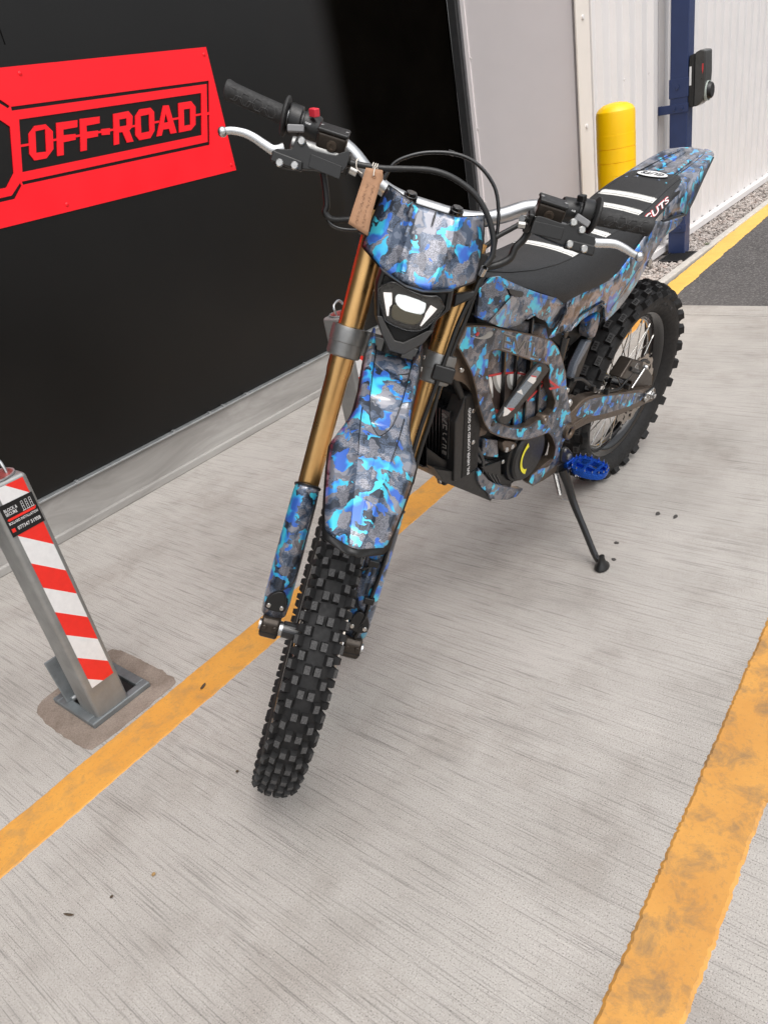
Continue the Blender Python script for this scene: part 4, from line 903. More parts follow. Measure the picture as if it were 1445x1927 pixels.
sh.add(vs, [(i * n + j, i * n + (j + 1) % n, (i + 1) * n + (j + 1) % n, (i + 1) * n + j) for i in range(len(RG) - 1) for j in range(n)])
sh.add(RG[-1], [tuple(range(n))])
hl_o = part(sh, 'headlight', 'black_plastic', smooth=35, bevel=.0015)
def hplate(outl, d0, d1, name, mat, sm=1, **k):
    P = [(p[-2], p[-1]) for p in outl]; P = chk(P, sm) if sm else P
    return MB().plate(P, [], lambda a, b_, t_: hl_pt(a, b_, t_), d0, d1).build(name, mat, hl_o, **k)
hplate(T['lens'], -.011, -.004, 'reflector', 'led_housing', bevel=.002)
hplate(T['led'], -.006, .0004, 'led_bar', 'led_glass', bevel=.001)
hplate([(-.001 - .0225 * math.cos(q * .524), .7030 + .0062 * math.sin(q * .524) + .0022 * math.cos(q * .524)) for q in range(12)], .0002, .0016, 'led_core', 'led', 1, bevel=.0006)
hplate(T['led_low'], -.006, -.001, 'led_bowl', 'led_soft', bevel=.002)
hplate(T['drlL'], -.004, .0006, 'daytime_lamp', 'drl', 0, bevel=.0006); hplate(T['drlR'], -.004, .0006, 'daytime_lamp', 'drl', 0, bevel=.0006)
hplate(T['lens'], .0040, .0050, 'lens', 'lens')
lr = MB(); lp = [(p[1], p[2]) for p in T['lens']]; lp = chk(lp, 1); lr.tube([hl_pt(a, b_, -.0005) for a, b_ in lp + [lp[0]]], .0016, 6, False); lr.build('lens_rim', 'black_gloss', hl_o)
# V-shaped chin below the lamp
chn = [(-.0505, .672), (-.034, .646), (-.013, .6215), (.0135, .6215), (.040, .650), (.0505, .676), (.040, .672), (.0065, .642), (-.009, .641), (-.0305, .662), (-.041, .674)]
MB().plate(chn, [], lambda a, b_, t_: hl_pt(a, b_, t_), -.012, .0035).build('chin', 'grey_chin', hl_o, smooth=30, bevel=.002)
hplate(T['bez_hole'], -.010, -.003, 'chin_recess', 'black_box', 0)

# ------------------------------------------------------------------ handlebar and controls
BAR = [(0, .877), (.05, .878), (.095, .886), (.135, .906), (.17, .928), (.21, .941), (.26, .948), (.32, .954), (.405, .9635)]
bp_ = [(-.028, -y, w) for y, w in reversed(BAR)] + [(-.028, y, w) for y, w in BAR[1:]]
part(MB().tube(cr([FKv(p) for p in bp_], 5), .0145, 20), 'handlebar', 'bar_alloy')
def axis_lathe(s, prof, n=28):    # rings round the bar: (radius, distance from centre)
    m = MB()
    m.lathe([(r, y) for r, y in prof], n, lambda r, a, h: FK(-.028 + r * math.cos(a), s * h, ip(BAR, h)[0] + r * math.sin(a)))
    return m
for s in (-1, 1):
    gr = axis_lathe(s, [(.0001, .4115), (.014, .4115), (.0172, .410), (.0182, .406), (.0172, .400), (.0162, .395), (.0160, .35), (.0165, .31), (.0172, .302)])
    g_ = part(gr, 'grip', 'grip_rubber', smooth=30)
    hx = MB()
    for k, (yy, aa) in enumerate(((.325, -.35), (.348, -.28), (.371, -.35), (.394, -.28), (.336, -.85), (.36, -.85), (.383, -.85))):
        P = []
        for q in range(7):
            a = q * math.pi / 3; yq = yy + .0105 * math.cos(a); aq = aa + .0105 * math.sin(a) / .016
            P.append(FK(-.028 + .0166 * math.cos(aq), s * yq, ip(BAR, yq)[0] + .0166 * math.sin(aq)))
        hx.tube(P, .0008, 4, False)
    hx.build('grip_pattern', 'rubber_worn', g_)
    part(axis_lathe(s, [(.015, .3035), (.030, .3030), (.0345, .3000), (.0345, .2965), (.030, .2945), (.015, .294)]), 'grip_flange', 'grip_rubber', g_, smooth=40)
    hs_ = part(axis_lathe(s, [(.0145, .292), (.026, .291), (.0275, .288), (.0275, .270), (.026, .2685), (.0215, .268), (.0215, .2645), (.0235, .263), (.0245, .259), (.0245, .236), (.023, .233), (.0145, .232)]), 'switch_housing', 'black_plastic', smooth=30)
    if s < 0:
        MB().box(FK(.002, -.2475, .9675), (.013, .016, .014), None).build('stop_switch', 'red_plastic', hs_, bevel=.002)
        for wl in (.2455,): text_m = MB(); text(text_m, 'MAP', lambda a, b_: FK(-.028 + .0249 * math.cos(.05 + b_ / .0246), -.2545 - a, ip(BAR, .2545)[0] + .0249 * math.sin(.05 + b_ / .0246)), .010, .0035, offset=.01); text_m.build('switch_lettering', 'white_print', hs_, smooth=0)
    else:
        MB().box(FK(.0, .259, .970), (.014, .014, .012), None).build('top_switch', 'black_plastic', hs_, bevel=.002)
        text_m = MB(); text(text_m, 'ASB', lambda a, b_: FK(-.028 + .0249 * math.cos(-.05 + b_ / .0246), .2525 + a, ip(BAR, .2525)[0] + .0249 * math.sin(-.05 + b_ / .0246)), .008, .003, offset=.01); text_m.build('switch_lettering', 'white_print', hs_, smooth=0)
    rk = Matrix((FK(1, 0, 0) - FK(0, 0, 0), FK(0, 1, 0) - FK(0, 0, 0), FK(0, 0, 1) - FK(0, 0, 0))).transposed()
    MB().box(FK(.004, s * .2725, .9335), (.010, .030, .0125), rk @ Matrix.Rotation(R(-14) * s, 3, 'X')).build('mode_switch', 'grey_plastic', hs_, bevel=.0025)
    # master cylinder: body, reservoir, lid, window
    rot = Matrix((rk @ EF, rk @ V((0, 1, 0)), rk @ EN)).transposed()
    mc = MB(); mc.tube([FK(.034, s * .165, .905), FK(.034, s * .27, .905)], .0125, 16); mc.box(FK(.005, s * .2, .912), (.05, .022, .022), rot)
    mco = part(mc, 'master_cylinder', 'grey_alloy', bevel=.002)
    rc = rk @ V((.036, s * .2025, .928)) + FK(0, 0, 0)
    MB().box(rc, (.033, .052, .028), rot).build('reservoir', 'bronze_dark', mco, bevel=.005, seg=3)
    MB().box(rc + rot @ V((0, 0, .0175)), (.035, .054, .007), rot).build('reservoir_lid', 'black_plastic', mco, bevel=.003, seg=3)
    for q in (-1, 1): bolt(rc + rot @ V((0, q * .022, .021)), rot @ V((0, 0, 1)), .0035, .001, 'steel', mco)
    wv_ = MB(); wc = rc + rot @ V((.0165, -s * .002, -.003))
    wv_.lathe([(.0001, .001), (.004, .0012), (.0045, .003), (.0085, .003), (.0092, .0)], 20, lambda r, a, h: wc + rot @ V((h, r * math.cos(a), r * math.sin(a)))); wv_.build('sight_glass', 'bronze', mco)
    # lever guard shell
    go = T['guardR'] if s < 0 else T['guardL']
    gsh = fplate('lever_guard', go, [], .062, .082, 'black_plastic', sm=1, bevel=.0035, seg=3, smooth=30)
    lo_ = [(s * a, b_) for a, b_ in ((.172, .872), (.172, .893), (.228, .897), (.228, .876))]
    gy = (-.0045 if s < 0 else .006)
    fplate('guard_step', [(a, b_ + gy) for a, b_ in lo_], [], .081, .0835, 'black_plastic', gsh, sm=0, bevel=.001)
    lo2 = [(s * a, b_) for a, b_ in ((.236, .860), (.238, .877), (.290, .880), (.292, .862))]
    fplate('guard_step', [(a, b_ + (.0 if s < 0 else .010)) for a, b_ in lo2], [], .080, .090, 'black_plastic', gsh, sm=0, bevel=.003)
    for p in (T['guardR_bolts'] if s < 0 else T['guardL_bolts']): bolt(FK(.082 if p[2] > .9 else .090, p[1], p[2]), Fd, .0068, .0045, 'steel', gsh)
    # lever
    lv_ = [(p[0], p[1], p[2]) for p in (T['leverR'] if s < 0 else T['leverL'])]
    lp_ = cr([FKv(p) for p in lv_], 6)
    if s > 0: lp_ = lp_[::-1]
    nl = len(lp_); rr_ = [.0058 + .0035 * (i / nl) for i in range(nl)]
    lm = MB(); lm.tube(lp_, rr_, 12, True, 0, (1.0, .62), tuple(rk @ V((0, 0, 1)))); part(lm, 'brake_lever', 'silver', smooth=50)
    bl_ = MB(); pc = lp_[0]; bl_.lathe([(.0001, -.0085), (.0045, -.0074), (.0075, -.004), (.0085, 0), (.0075, .004), (.0045, .0074), (.0001, .0085)], 16, lambda r, a, h: pc + V((r * math.cos(a), r * math.sin(a), h))); part(bl_, 'lever_ball', 'silver', smooth=60)
    # clamp and hose union
    part(MB().box(FK(.055, s * .168, .898), (.022, .012, .036), rot), 'hose_boot', 'black_plastic', mco, bevel=.004)
    part(MB().tube([FK(.07, s * .160, .897), FK(.085, s * .150, .896)], [.0075, .006], 10), 'hose_union', 'steel', mco)
    part(MB().tube([FK(.088, s * .158, .886), FK(.088, s * .146, .884)], .006, 6), 'banjo_bolt', 'steel', mco)

# ------------------------------------------------------------------ hoses and wires
def hose(name, pts, r, mat='rubber', k=6, pre=None):
    return part(MB().tube(cr([FKv(p) for p in pts], k), r, 10), name, mat, smooth=60)
hose('brake_hose', T['hose1'], .0052, 'black_plastic')
hose('front_brake_line', T['hose1b'], .0046, 'black_plastic')
hose('throttle_cable', T['hose2'], .0034, 'black_gloss')
hose('sensor_cable', [(.03, .131, .8287)] + T['hose3'], .0042, 'black_plastic')
hose('rear_brake_hose', T['hoseL'], .0048, 'black_plastic')
hose('switch_loom', T['wireL'], .007, 'black_plastic'); hose('switch_loom', T['wireR'], .0058, 'black_plastic'); hose('switch_loom', T['wireR2'], .0034, 'black_gloss')
part(MB().cyl(FK(.10, .1112, .800), FK(.092, .110, .787), .0062, 12), 'hose_ferrule', 'steel')
part(MB().box(FK(.062, .101, .600), (.030, .042, .030), rk), 'hose_clip', 'black_plastic', bevel=.004)
part(MB().box(FK(.01, .004, .9725), (.008, .012, .008), rk), 'cable_tie', 'black_plastic', bevel=.001)
gl_ = MB(); gl_.tube(cr([FK(.074, .098, .30), FK(.078, .10, .24), FK(.078, .098, .17), FK(.078, .094, .12), FK(.074, .096, .075), FK(.07, .082, .03)], 5), .0032, 8); part(gl_, 'sensor_wire', 'black_gloss')
for (y, w) in ((.093, .297), (.080, .200), (.093, .118)): part(MB().box(FK(.076, y, w), (.014, .022, .014), rk), 'line_clamp', 'black_plastic', bevel=.002)
part(MB().tube(cr([FK(.075, .082, .20), FK(.075, .065, .182), FK(.07, .05, .172), FK(.065, .045, .18)], 5), .003, 8), 'sensor_wire', 'black_gloss')

# ------------------------------------------------------------------ frame
def smooth_out(P): return chk(P, 1, .12)
fr_o, fr_w = T['frame_outer'], T['frame_window']
for s in (1, -1):
    m = MB(); m.plate(smooth_out(fr_o), [smooth_out(fr_w)], lambda a, b_, t_: V((a, s * t_, b_)), .082, .1015, 1)
    fo2 = part(m, 'frame_spar', ['camo_matt', 'bronze'], bevel=.0025, smooth=35)
    c_ = Matrix.Identity(3)
    # wrap skin laid on the outer face, set in from the metal edge
    ctr = (sum(p[0] for p in fr_w) / len(fr_w), sum(p[1] for p in fr_w) / len(fr_w))
    def inset(P, d, sign):
        o = []; n_ = len(P)
        ar = sum(P[i][0] * P[(i + 1) % n_][1] - P[(i + 1) % n_][0] * P[i][1] for i in range(n_)); sg_ = 1 if ar > 0 else -1
        for i in range(n_):
            a, b_, c = P[i - 1], P[i], P[(i + 1) % n_]
            t_ = V((c[0] - a[0], c[1] - a[1])).normalized(); nrm = V((-t_.y, t_.x)) * sg_ * sign
            o.append((b_[0] + nrm.x * d, b_[1] + nrm.y * d))
        return o
    m = MB(); m.plate(inset(smooth_out(fr_o), .0028, 1), [inset(smooth_out(fr_w), .0028, -1)], lambda a, b_, t_: V((a, s * t_, b_)), .1005, .1022)
    part(m, 'frame_wrap', 'camo_matt', fo2, smooth=0)
    if s > 0:
        br = bplate('frame_brace', T['brace'], [], .099, .113, 'black_brace', sm=1, bevel=.005, smooth=30)
        bplate('brace_print', T['brace_decal'], [], .1125, .1142, 'slate_print', br, sm=1, smooth=0)
        for q, mt in (('brace_cyan', 'cyan_print'), ('brace_tooth1', 'tooth_white'), ('brace_red1', 'red_print'), ('brace_tooth2', 'tooth_white'), ('brace_tooth3', 'tooth_white'), ('brace_red3', 'red_print')):
            bplate('brace_print', T[q], [], .1130, .1148, mt, br, sm=0, smooth=0)
        ev = MB(); a0, a1 = T['evil']; ang = math.atan2(a1[1] - a0[1], a0[0] - a1[0]); L = math.hypot(a1[0] - a0[0], a1[1] - a0[1]); mid = ((a0[0] + a1[0]) / 2, (a0[1] + a1[1]) / 2 + .006)
        def em(a, b_): return V((mid[0] - a * math.cos(ang) - b_ * math.sin(ang) * .0 - b_ * .1, .1024, mid[1] + a * math.sin(ang) + b_))
        text(ev, 'EVIL', em, L, .036, offset=.02); ev.build('frame_lettering', 'grey_print', fo2, smooth=0)
        e2 = MB(); text(e2, 'EVIL', lambda a, b_: em(a, b_) + V((0, .0003, 0)), L * .975, .031, offset=-.012); e2.build('frame_lettering', 'evil_fill', fo2, smooth=0)
        bplate('shark_corner', T['corner_red'], [], .1021, .1032, 'red_print', fo2, sm=0, smooth=0)
        bplate('shark_eye', T['eye'], [], .1021, .1032, 'tooth_grey', fo2, sm=1, smooth=0)
        x, z = T['eye_dot'][0]; bplate('shark_pupil', [(x + .006 * math.cos(i * .785), z + .004 * math.sin(i * .785)) for i in range(8)], [], .1021, .1034, 'red_print', fo2, sm=0, smooth=0)
bplate('neck_plate', T['neck_plate'], [], .058, .088, 'bronze', sm=1, bevel=.004, smooth=35)
x, z = T['neck_bolts'][0]; bolt((x, .088, z), (.3, 1, 0), .006, .005, 'steel')
x, z = T['frame_boss'][0]
m = MB(); m.lathe([(.005, .106), (.006, .1085), (.012, .1085), (.0135, .106), (.0135, .085)], 24, lambda r, a, h: V((x + r * math.cos(a), h, z + r * math.sin(a)))); part(m, 'frame_boss', 'bronze', smooth=35)
bolt((x, .103, z), (0, 1, 0), .005, .005, 'steel')
x, z = T['frame_boss'][1]; bolt((x, .1022, z), (0, 1, 0), .0065, .003, 'bronze_dark')
part(MB().cyl(V((1.012, 0, .80)), V((.955, 0, .93)), .034, 24), 'steering_head', 'bronze')
hdp = MB()
for s in (1, -1): hdp.tube([V((.985, s * .035, .85)), V((.975, s * .085, .845))], .03, 12)
part(hdp, 'head_gusset', 'bronze')
dn = MB()
for s in (1, -1): dn.tube(cr([V((1.0, s * .06, .835)), V((.965, s * .075, .74)), V((.93, s * .08, .66)), V((.895, s * .08, .605))], 5), .008, 10)
part(dn, 'down_tube', 'black_plastic')
# battery with ribbed cover and shark mouth print
bt = bplate('battery_pack', T['panel'], [], -.078, .078, 'camo_matt', sm=0, bevel=.005, smooth=30)
for q in ('slat1', 'slat2', 'slat3', 'slat4', 'slat5'):
    (xa, za), (xb, zb_) = T[q]; dx = .0035
    if q == 'slat5': za, zb_ = .815, .745
    else: za, zb_ = za + .02, zb_ - .02
    MB().plate([(xa - dx, za), (xa + dx, za), (xb + dx, zb_), (xb - dx, zb_)], [], lambda a, b_, t_: V((a, t_, b_)), .077, .086).build('rib', 'black_gloss', bt, smooth=0, bevel=.001)
bplate('mouth_print', T['mouth'], [], .0776, .0786, 'mouth_dark', bt, sm=1, smooth=0)
for q in 'abcd':
    P = T['teeth_' + q]; cxx = sum(p[0] for p in P) / len(P); czz = sum(p[1] for p in P) / len(P)
    bplate('tooth_print', P, [], .0780, .0790, 'tooth_grey', bt, sm=1, smooth=0)
    bplate('tooth_print', [(cxx + (a - cxx) * .62 - .004, czz + (b_ - czz) * .8 + .004) for a, b_ in P], [], .0784, .0794, 'tooth_white', bt, sm=1, smooth=0)
lp2 = T['lip_up']; bplate('lip_print', lp2 + [(a, b_ - .005) for a, b_ in reversed(lp2)], [], .0782, .0796, 'red_print', bt, sm=0, smooth=0)
bplate('lip_print', T['lip_low'], [], .0782, .0796, 'red_print', bt, sm=1, smooth=0)
(a0, b0), (a1, b1) = T['lip_lowr']; bplate('lip_print', [(a0, b0), (a1, b1), (a1, b1 - .005), (a0, b0 - .006)], [], .0782, .0796, 'red_print', bt, sm=0, smooth=0)
# dark core so nothing shows through
part(MB().box((.80, 0, .66), (.17, .13, .28)), 'battery_core', 'black_box', bt)
bplate('upper_tray', [(.90, .87), (.60, .78), (.55, .70), (.62, .68), (.70, .74), (.88, .82)], [], -.06, .06, 'black_box', sm=0, bevel=.005)
bplate('rear_tray', [(.62, .80), (.30, .80), (.25, .74), (.36, .66), (.46, .64), (.52, .66), (.60, .72)], [], -.055, .055, 'black_box', sm=0, bevel=.005)

# ------------------------------------------------------------------ controller with fins
ct_ = empty('controller_box', None, bike)
cx0, cx1, cz0, cz1, cyL, cyR = .890, .985, .503, .715, .089, -.070
m = MB(); m.box(((cx0 + .955) / 2, (cyL + cyR) / 2, (cz0 + cz1) / 2), (.955 - cx0, cyL - cyR, cz1 - cz0)); m.build('case', 'black_box', ct_, bevel=.006, seg=3)
for i in range(14):
    yy = cyR + .006 + i * .0090
    top = cz1 - (.006 if i < 10 else .006 + (i - 9) * .008)
    MB().box((.968, yy, (cz0 + .008 + top) / 2), (.030, .0032, top - cz0 - .008)).build('fin', 'black_gloss', ct_, bevel=.0008, seg=1)
m = MB(); m.plate([(.955, cz0 + .002), (.982, cz0 + .010), (.986, cz1 - .05), (.965, cz1 - .02), (.955, cz1)], [], lambda a, b_, t_: V((a, t_, b_)), .053, .0892); m.build('end_cover', 'black_plastic', ct_, bevel=.003)
tx = MB(); (xa, za), (xb, zb_) = T['ctrl_text']
text(tx, 'EVIL NEVER LOOKED SO GOOD', lambda a, b_: V((.934 + b_ + a * .05, .0898, .594 + a)), .176, .0088, offset=.02); tx.build('side_lettering', 'white_print', ct_, smooth=0)
lg = MB()
# angular maker's mark on the fins
for P in ([(0, 0), (.010, .006), (.0, .014), (.010, .020), (.010, .026), (-.004, .016), (.004, .009), (-.006, .004)], ):
    lg.add([V((.9898, .0605 + a, .682 - b_)) for a, b_ in P], [tuple(range(len(P)))])
for k, P in enumerate(([(0, 0), (.011, 0), (.011, .012), (.0085, .012), (.0085, .003), (.0025, .003), (.0025, .010), (0, .012)], [(.011, 0), (.011, .004), (.003, .004), (.0, .008), (0, .012), (.004, .006), (.011, .008)], [(0, .0), (.004, 0), (.011, .008), (.011, .012), (.005, .005), (0, .006)], [(0, 0), (.011, 0), (.011, .010), (.0, .010), (.0, .0075), (.0085, .0075), (.0085, .0025), (0, .0025)], [(0, 0), (.011, 0), (.011, .009), (.0085, .009), (.0085, .0025), (.0065, .0025), (.0065, .009), (.0045, .009), (.0045, .0025), (.0025, .0025), (.0025, .009), (0, .009)])):
    z0 = .655 - k * .0165; lg.add([V((.9898, .0595 + a, z0 - b_)) for a, b_ in P], [tuple(range(len(P)))])
lg.build('front_emblem', 'emblem_grey', ct_, smooth=0)
MB().box((.9862, .0650, .630), (.006, .021, .118)).build('emblem_base', 'black_gloss', ct_, bevel=.001)
for (x, z) in T['ctrl_bolts']:
    MB().plate([(x - .030, z + .010), (x - .030, z + .020), (x + .008, z + .012), (x + .010, z - .010), (x - .006, z - .012)], [], lambda a, b_, t_: V((a, t_, b_)), .072, .086).build('lug', 'black_plastic', ct_, bevel=.002)
    bolt((x, .086, z), (0, 1, 0), .0065, .004, 'steel', ct_)
for yy in (-.045, .052): bolt((.984, yy, cz0 - .004), (1, 0, 0), .006, .005, 'steel', ct_); MB().box((.975, yy, cz0 - .004), (.016, .026, .022)).build('lug', 'black_plastic', ct_, bevel=.005)
mnt = MB(); mnt.plate([(.905, .585), (.905, .600), (.868, .615), (.845, .592), (.86, .575)], [], lambda a, b_, t_: V((a, t_, b_)), .062, .084); part(mnt, 'controller_mount', 'bronze', bevel=.004)
# wiring and dark innards between controller and motor
dk_ = MB()
for (P, r) in (([(.90, .06, .56), (.86, .065, .50), (.80, .06, .46), (.74, .05, .44)], .012), ([(.91, .03, .53), (.86, .05, .47), (.80, .055, .43)], .011), ([(.88, .072, .55), (.855, .075, .50), (.85, .07, .45)], .006)): dk_.tube(cr([V(p) for p in P], 5), r, 8)
part(dk_, 'motor_cable', 'black_gloss', smooth=60)
part(MB().box((.83, 0, .50), (.10, .13, .10)), 'wiring_cover', 'black_box', bevel=.01)
# coolant cover print below the frame
bplate('lower_cover', [(.862, .565), (.80, .53), (.79, .475), (.835, .50), (.862, .52)], [], .06, .078, 'camo_matt', sm=0, bevel=.003)

# ------------------------------------------------------------------ motor, skid plate
mm = lambda r, a, h: V((.680 + r * math.cos(a), h, .436 + r * math.sin(a)))
mt_ = MB(); mt_.lathe([(.0001, -.09), (.07, -.09), (.078, -.08), (.080, .075), (.078, .083), (.072, .086), (.071, .094), (.066, .099), (.0001, .101)], 40, mm); mto = part(mt_, 'motor', 'black_plastic', smooth=35)
ya = MB(); ar = T['motor_arc']; aP = [V((x, .1022, z)) for x, z in ar]
vs = []; nA = 12
for i in range(nA + 1):
    a = R(-68) + R(136) * i / nA; wd = .004 + .0035 * abs(2 * i / nA - 1) ** 3
    for q in (-1, 1): vs.append(mm(.043 + q * wd, a, .1018))
ya.add(vs, [(2 * i, 2 * i + 1, 2 * i + 3, 2 * i + 2) for i in range(nA)]); ya.build('motor_print', 'yellow_print', mto, smooth=0)
bplate('motor_housing', [(.685, .36), (.69, .51), (.60, .475), (.545, .43), (.535, .37), (.57, .345), (.62, .345)], [], -.085, .072, 'black_plastic', mto, sm=1, bevel=.006, smooth=35)
bplate('motor_mount', T['motor_mount'], [], .074, .092, 'bronze', sm=1, bevel=.003, smooth=30)
for (x, z) in T['mount_bolts']: bolt((x, .092, z), (0, 1, 0), .007, .003, 'silver')
bplate('lower_bracket', T['frame_low'], [[(.635, .352), (.60, .352), (.575, .345), (.60, .335), (.63, .333)]], .062, .100, 'bronze', sm=1, bevel=.004, smooth=30)
bolt((.628, .092, .343), (0, 1, 0), .005, .004, 'silver')
sk = MB(); S0 = [(1.03, .560, .05), (.995, .520, .066), (.94, .472, .072), (.87, .420, .075), (.79, .372, .075), (.71, .335, .072)]
vs = []
for x, z, hw in S0: vs += [V((x, -hw, z + .05)), V((x, -hw, z)), V((x - .012, -hw * .55, z - .016)), V((x - .012, hw * .55, z - .016)), V((x, hw, z)), V((x, hw, z + .05))]
sk.add(vs, [(i * 6 + j, i * 6 + j + 1, i * 6 + 7 + j, i * 6 + 6 + j) for i in range(5) for j in range(5)]); sko = part(sk, 'skid_plate', 'black_plastic', solid=.004, smooth=25, bevel=.001)
bplate('skid_side', T['skid_black'], [], .060, .084, 'black_plastic', sko, sm=0, bevel=.003)
bplate('skid_wrap', T['skid_camo'], [], .070, .090, 'camo_matt', sko, sm=1, bevel=.002, smooth=30)
cvr = bplate('sprocket_cover', T['skid_cover'], [], .070, .080, 'black_plastic', sm=0, bevel=.003)
for i in range(3): MB().tube([V((.835 - i * .018, .0805, .455 - i * .012)), V((.800 - i * .010, .0805, .405 - i * .004))], .002, 6).build('cover_rib', 'black_gloss', cvr)
bolt((.776, .080, .458), (0, 1, 0), .006, .004, 'steel', cvr)
part(MB().tube(cr([V((.74, .03, .33)), V((.70, .05, .345)), (V((.665, .06, .362)))], 5), [.016] * 5 + [.014] * 5 + [.012], 12), 'chain_guide', 'black_plastic')

# ------------------------------------------------------------------ swingarm, shock, rear brake
swo = None
for s in (1, -1):
    m = MB(); m.plate(chk(T['swing'], 1), [], lambda a, b_, t_: V((a, s * t_, b_)), .068, .100, 0); sw = part(m, 'swingarm', 'bronze', bevel=.005, seg=3, smooth=35)
    m = MB(); m.plate(chk(T['swing_face'], 1), [], lambda a, b_, t_: V((a, s * t_, b_)), .0995, .1012); m.build('swingarm_wrap', 'camo_matt', sw, smooth=0)
    if s > 0:
        m = MB(); m.tube([V((.485, .0985, .430)), V((.40, .100, .425)), V((.30, .0995, .372))], [.006, .005, .002], 8); m.build('swingarm_crease', 'bronze', sw, smooth=60)
        axb = MB(); axb.box((.004, .105, .325), (.05, .012, .034)); axb.build('axle_block', 'steel', sw, bevel=.003)
        for x_ in (-.005, .028): bolt((x_ + .012, .108, .320 + (x_ + .005) * .3), (0, 1, 0), .007, .006, 'steel', sw)
        n_ = MB(); n_.tube([V((.0, .10, .325)), V((.0, .118, .325))], .0135, 6); n_.tube([V((0, .118, .325)), V((0, .126, .325))], .008, 12); n_.build('axle_nut', 'silver', sw, bevel=.001)
part(MB().box((.44, 0, .45), (.07, .15, .06)), 'swingarm_bridge', 'bronze', bevel=.01)
part(MB().cyl((0, -.11, RR), (0, .115, RR), .010, 16), 'rear_axle', 'steel')
pv = MB(); pv.lathe([(.010, .108), (.013, .112), (.020, .114), (.0235, .112), (.0235, .095), (.010, .095)], 28, lambda r, a, h: V((.505 + r * math.cos(a), h, .428 + r * math.sin(a)))); part(pv, 'pivot_cap', 'bronze', smooth=35)
cal = bplate('rear_caliper', T['caliper'], [], .046, .088, 'bronze_dark', sm=0, bevel=.006, seg=3, smooth=35)
bplate('caliper_bracket', T['caliper2'], [], .062, .078, 'bronze_dark', cal, sm=0, bevel=.003, smooth=35)
MB().tube([V((.145, .0885, .465)), V((.075, .0885, .425))], .007, 10).build('caliper_bridge', 'black_plastic', cal)
MB().box((.100, .0885, .447), (.022, .002, .03), Matrix.Rotation(R(35), 3, 'Y')).build('pad_clip', 'grey_alloy', cal, bevel=.0005)
part(MB().tube([V((.130, .099, .398)), V((.078, .099, .428)), V((.066, .099, .436))], [.0028, .0036, .0034], 10), 'brake_union', 'silver')
bolt((.060, .094, .440), (0, 1, 0), .0075, .012, 'silver')
part(MB().tube(cr([V((x, .099 - .004 * i % 3 * .5, z)) for i, (x, z) in enumerate(T['hose_r'])], 5), .0050, 10), 'rear_brake_line', 'black_plastic', smooth=60)
for (x, z) in ((.392, .507), (.300, .458), (.165, .418)): part(MB().box((x, .099, z), (.012, .016, .016)), 'line_clamp', 'black_plastic', bevel=.002)
for (x, z) in ((.335, .468), (.355, .478)): bolt((x, .09, z), (.2, .2, 1), .006, .008, 'silver')
bolt((.500, .088, .505), (0, 1, 0), .012, .010, 'silver'); bolt((.515, .085, .548), (0, 1, 0), .009, .008, 'steel'); bolt((.455, .085, .475), (0, 1, 0), .008, .006, 'silver')
shk = MB(); shk.tube([V((.47, 0, .46)), V((.43, 0, .72))], .022, 16); part(shk, 'rear_shock', 'black_gloss')
sp_ = MB(); pts = []
for i in range(90):
    a = i * .55; f = i / 89; c = V((.465, 0, .49)).lerp(V((.435, 0, .68)), f); pts.append(c + V((math.cos(a) * .034, math.sin(a) * .034, 0)))
sp_.tube(pts, .0055, 6); part(sp_, 'shock_spring', 'black_plastic', smooth=60)
part(MB().tube([V((.52, .045, .56)), V((.50, .05, .68))], .018, 12), 'shock_reservoir', 'black_gloss')
bplate('inner_fender', [(.47, .50), (.40, .60), (.372, .70), (.36, .76), (.33, .76), (.345, .68), (.372, .585), (.43, .49)], [], -.05, .062, 'black_plastic', sm=1, bevel=.003, smooth=35)

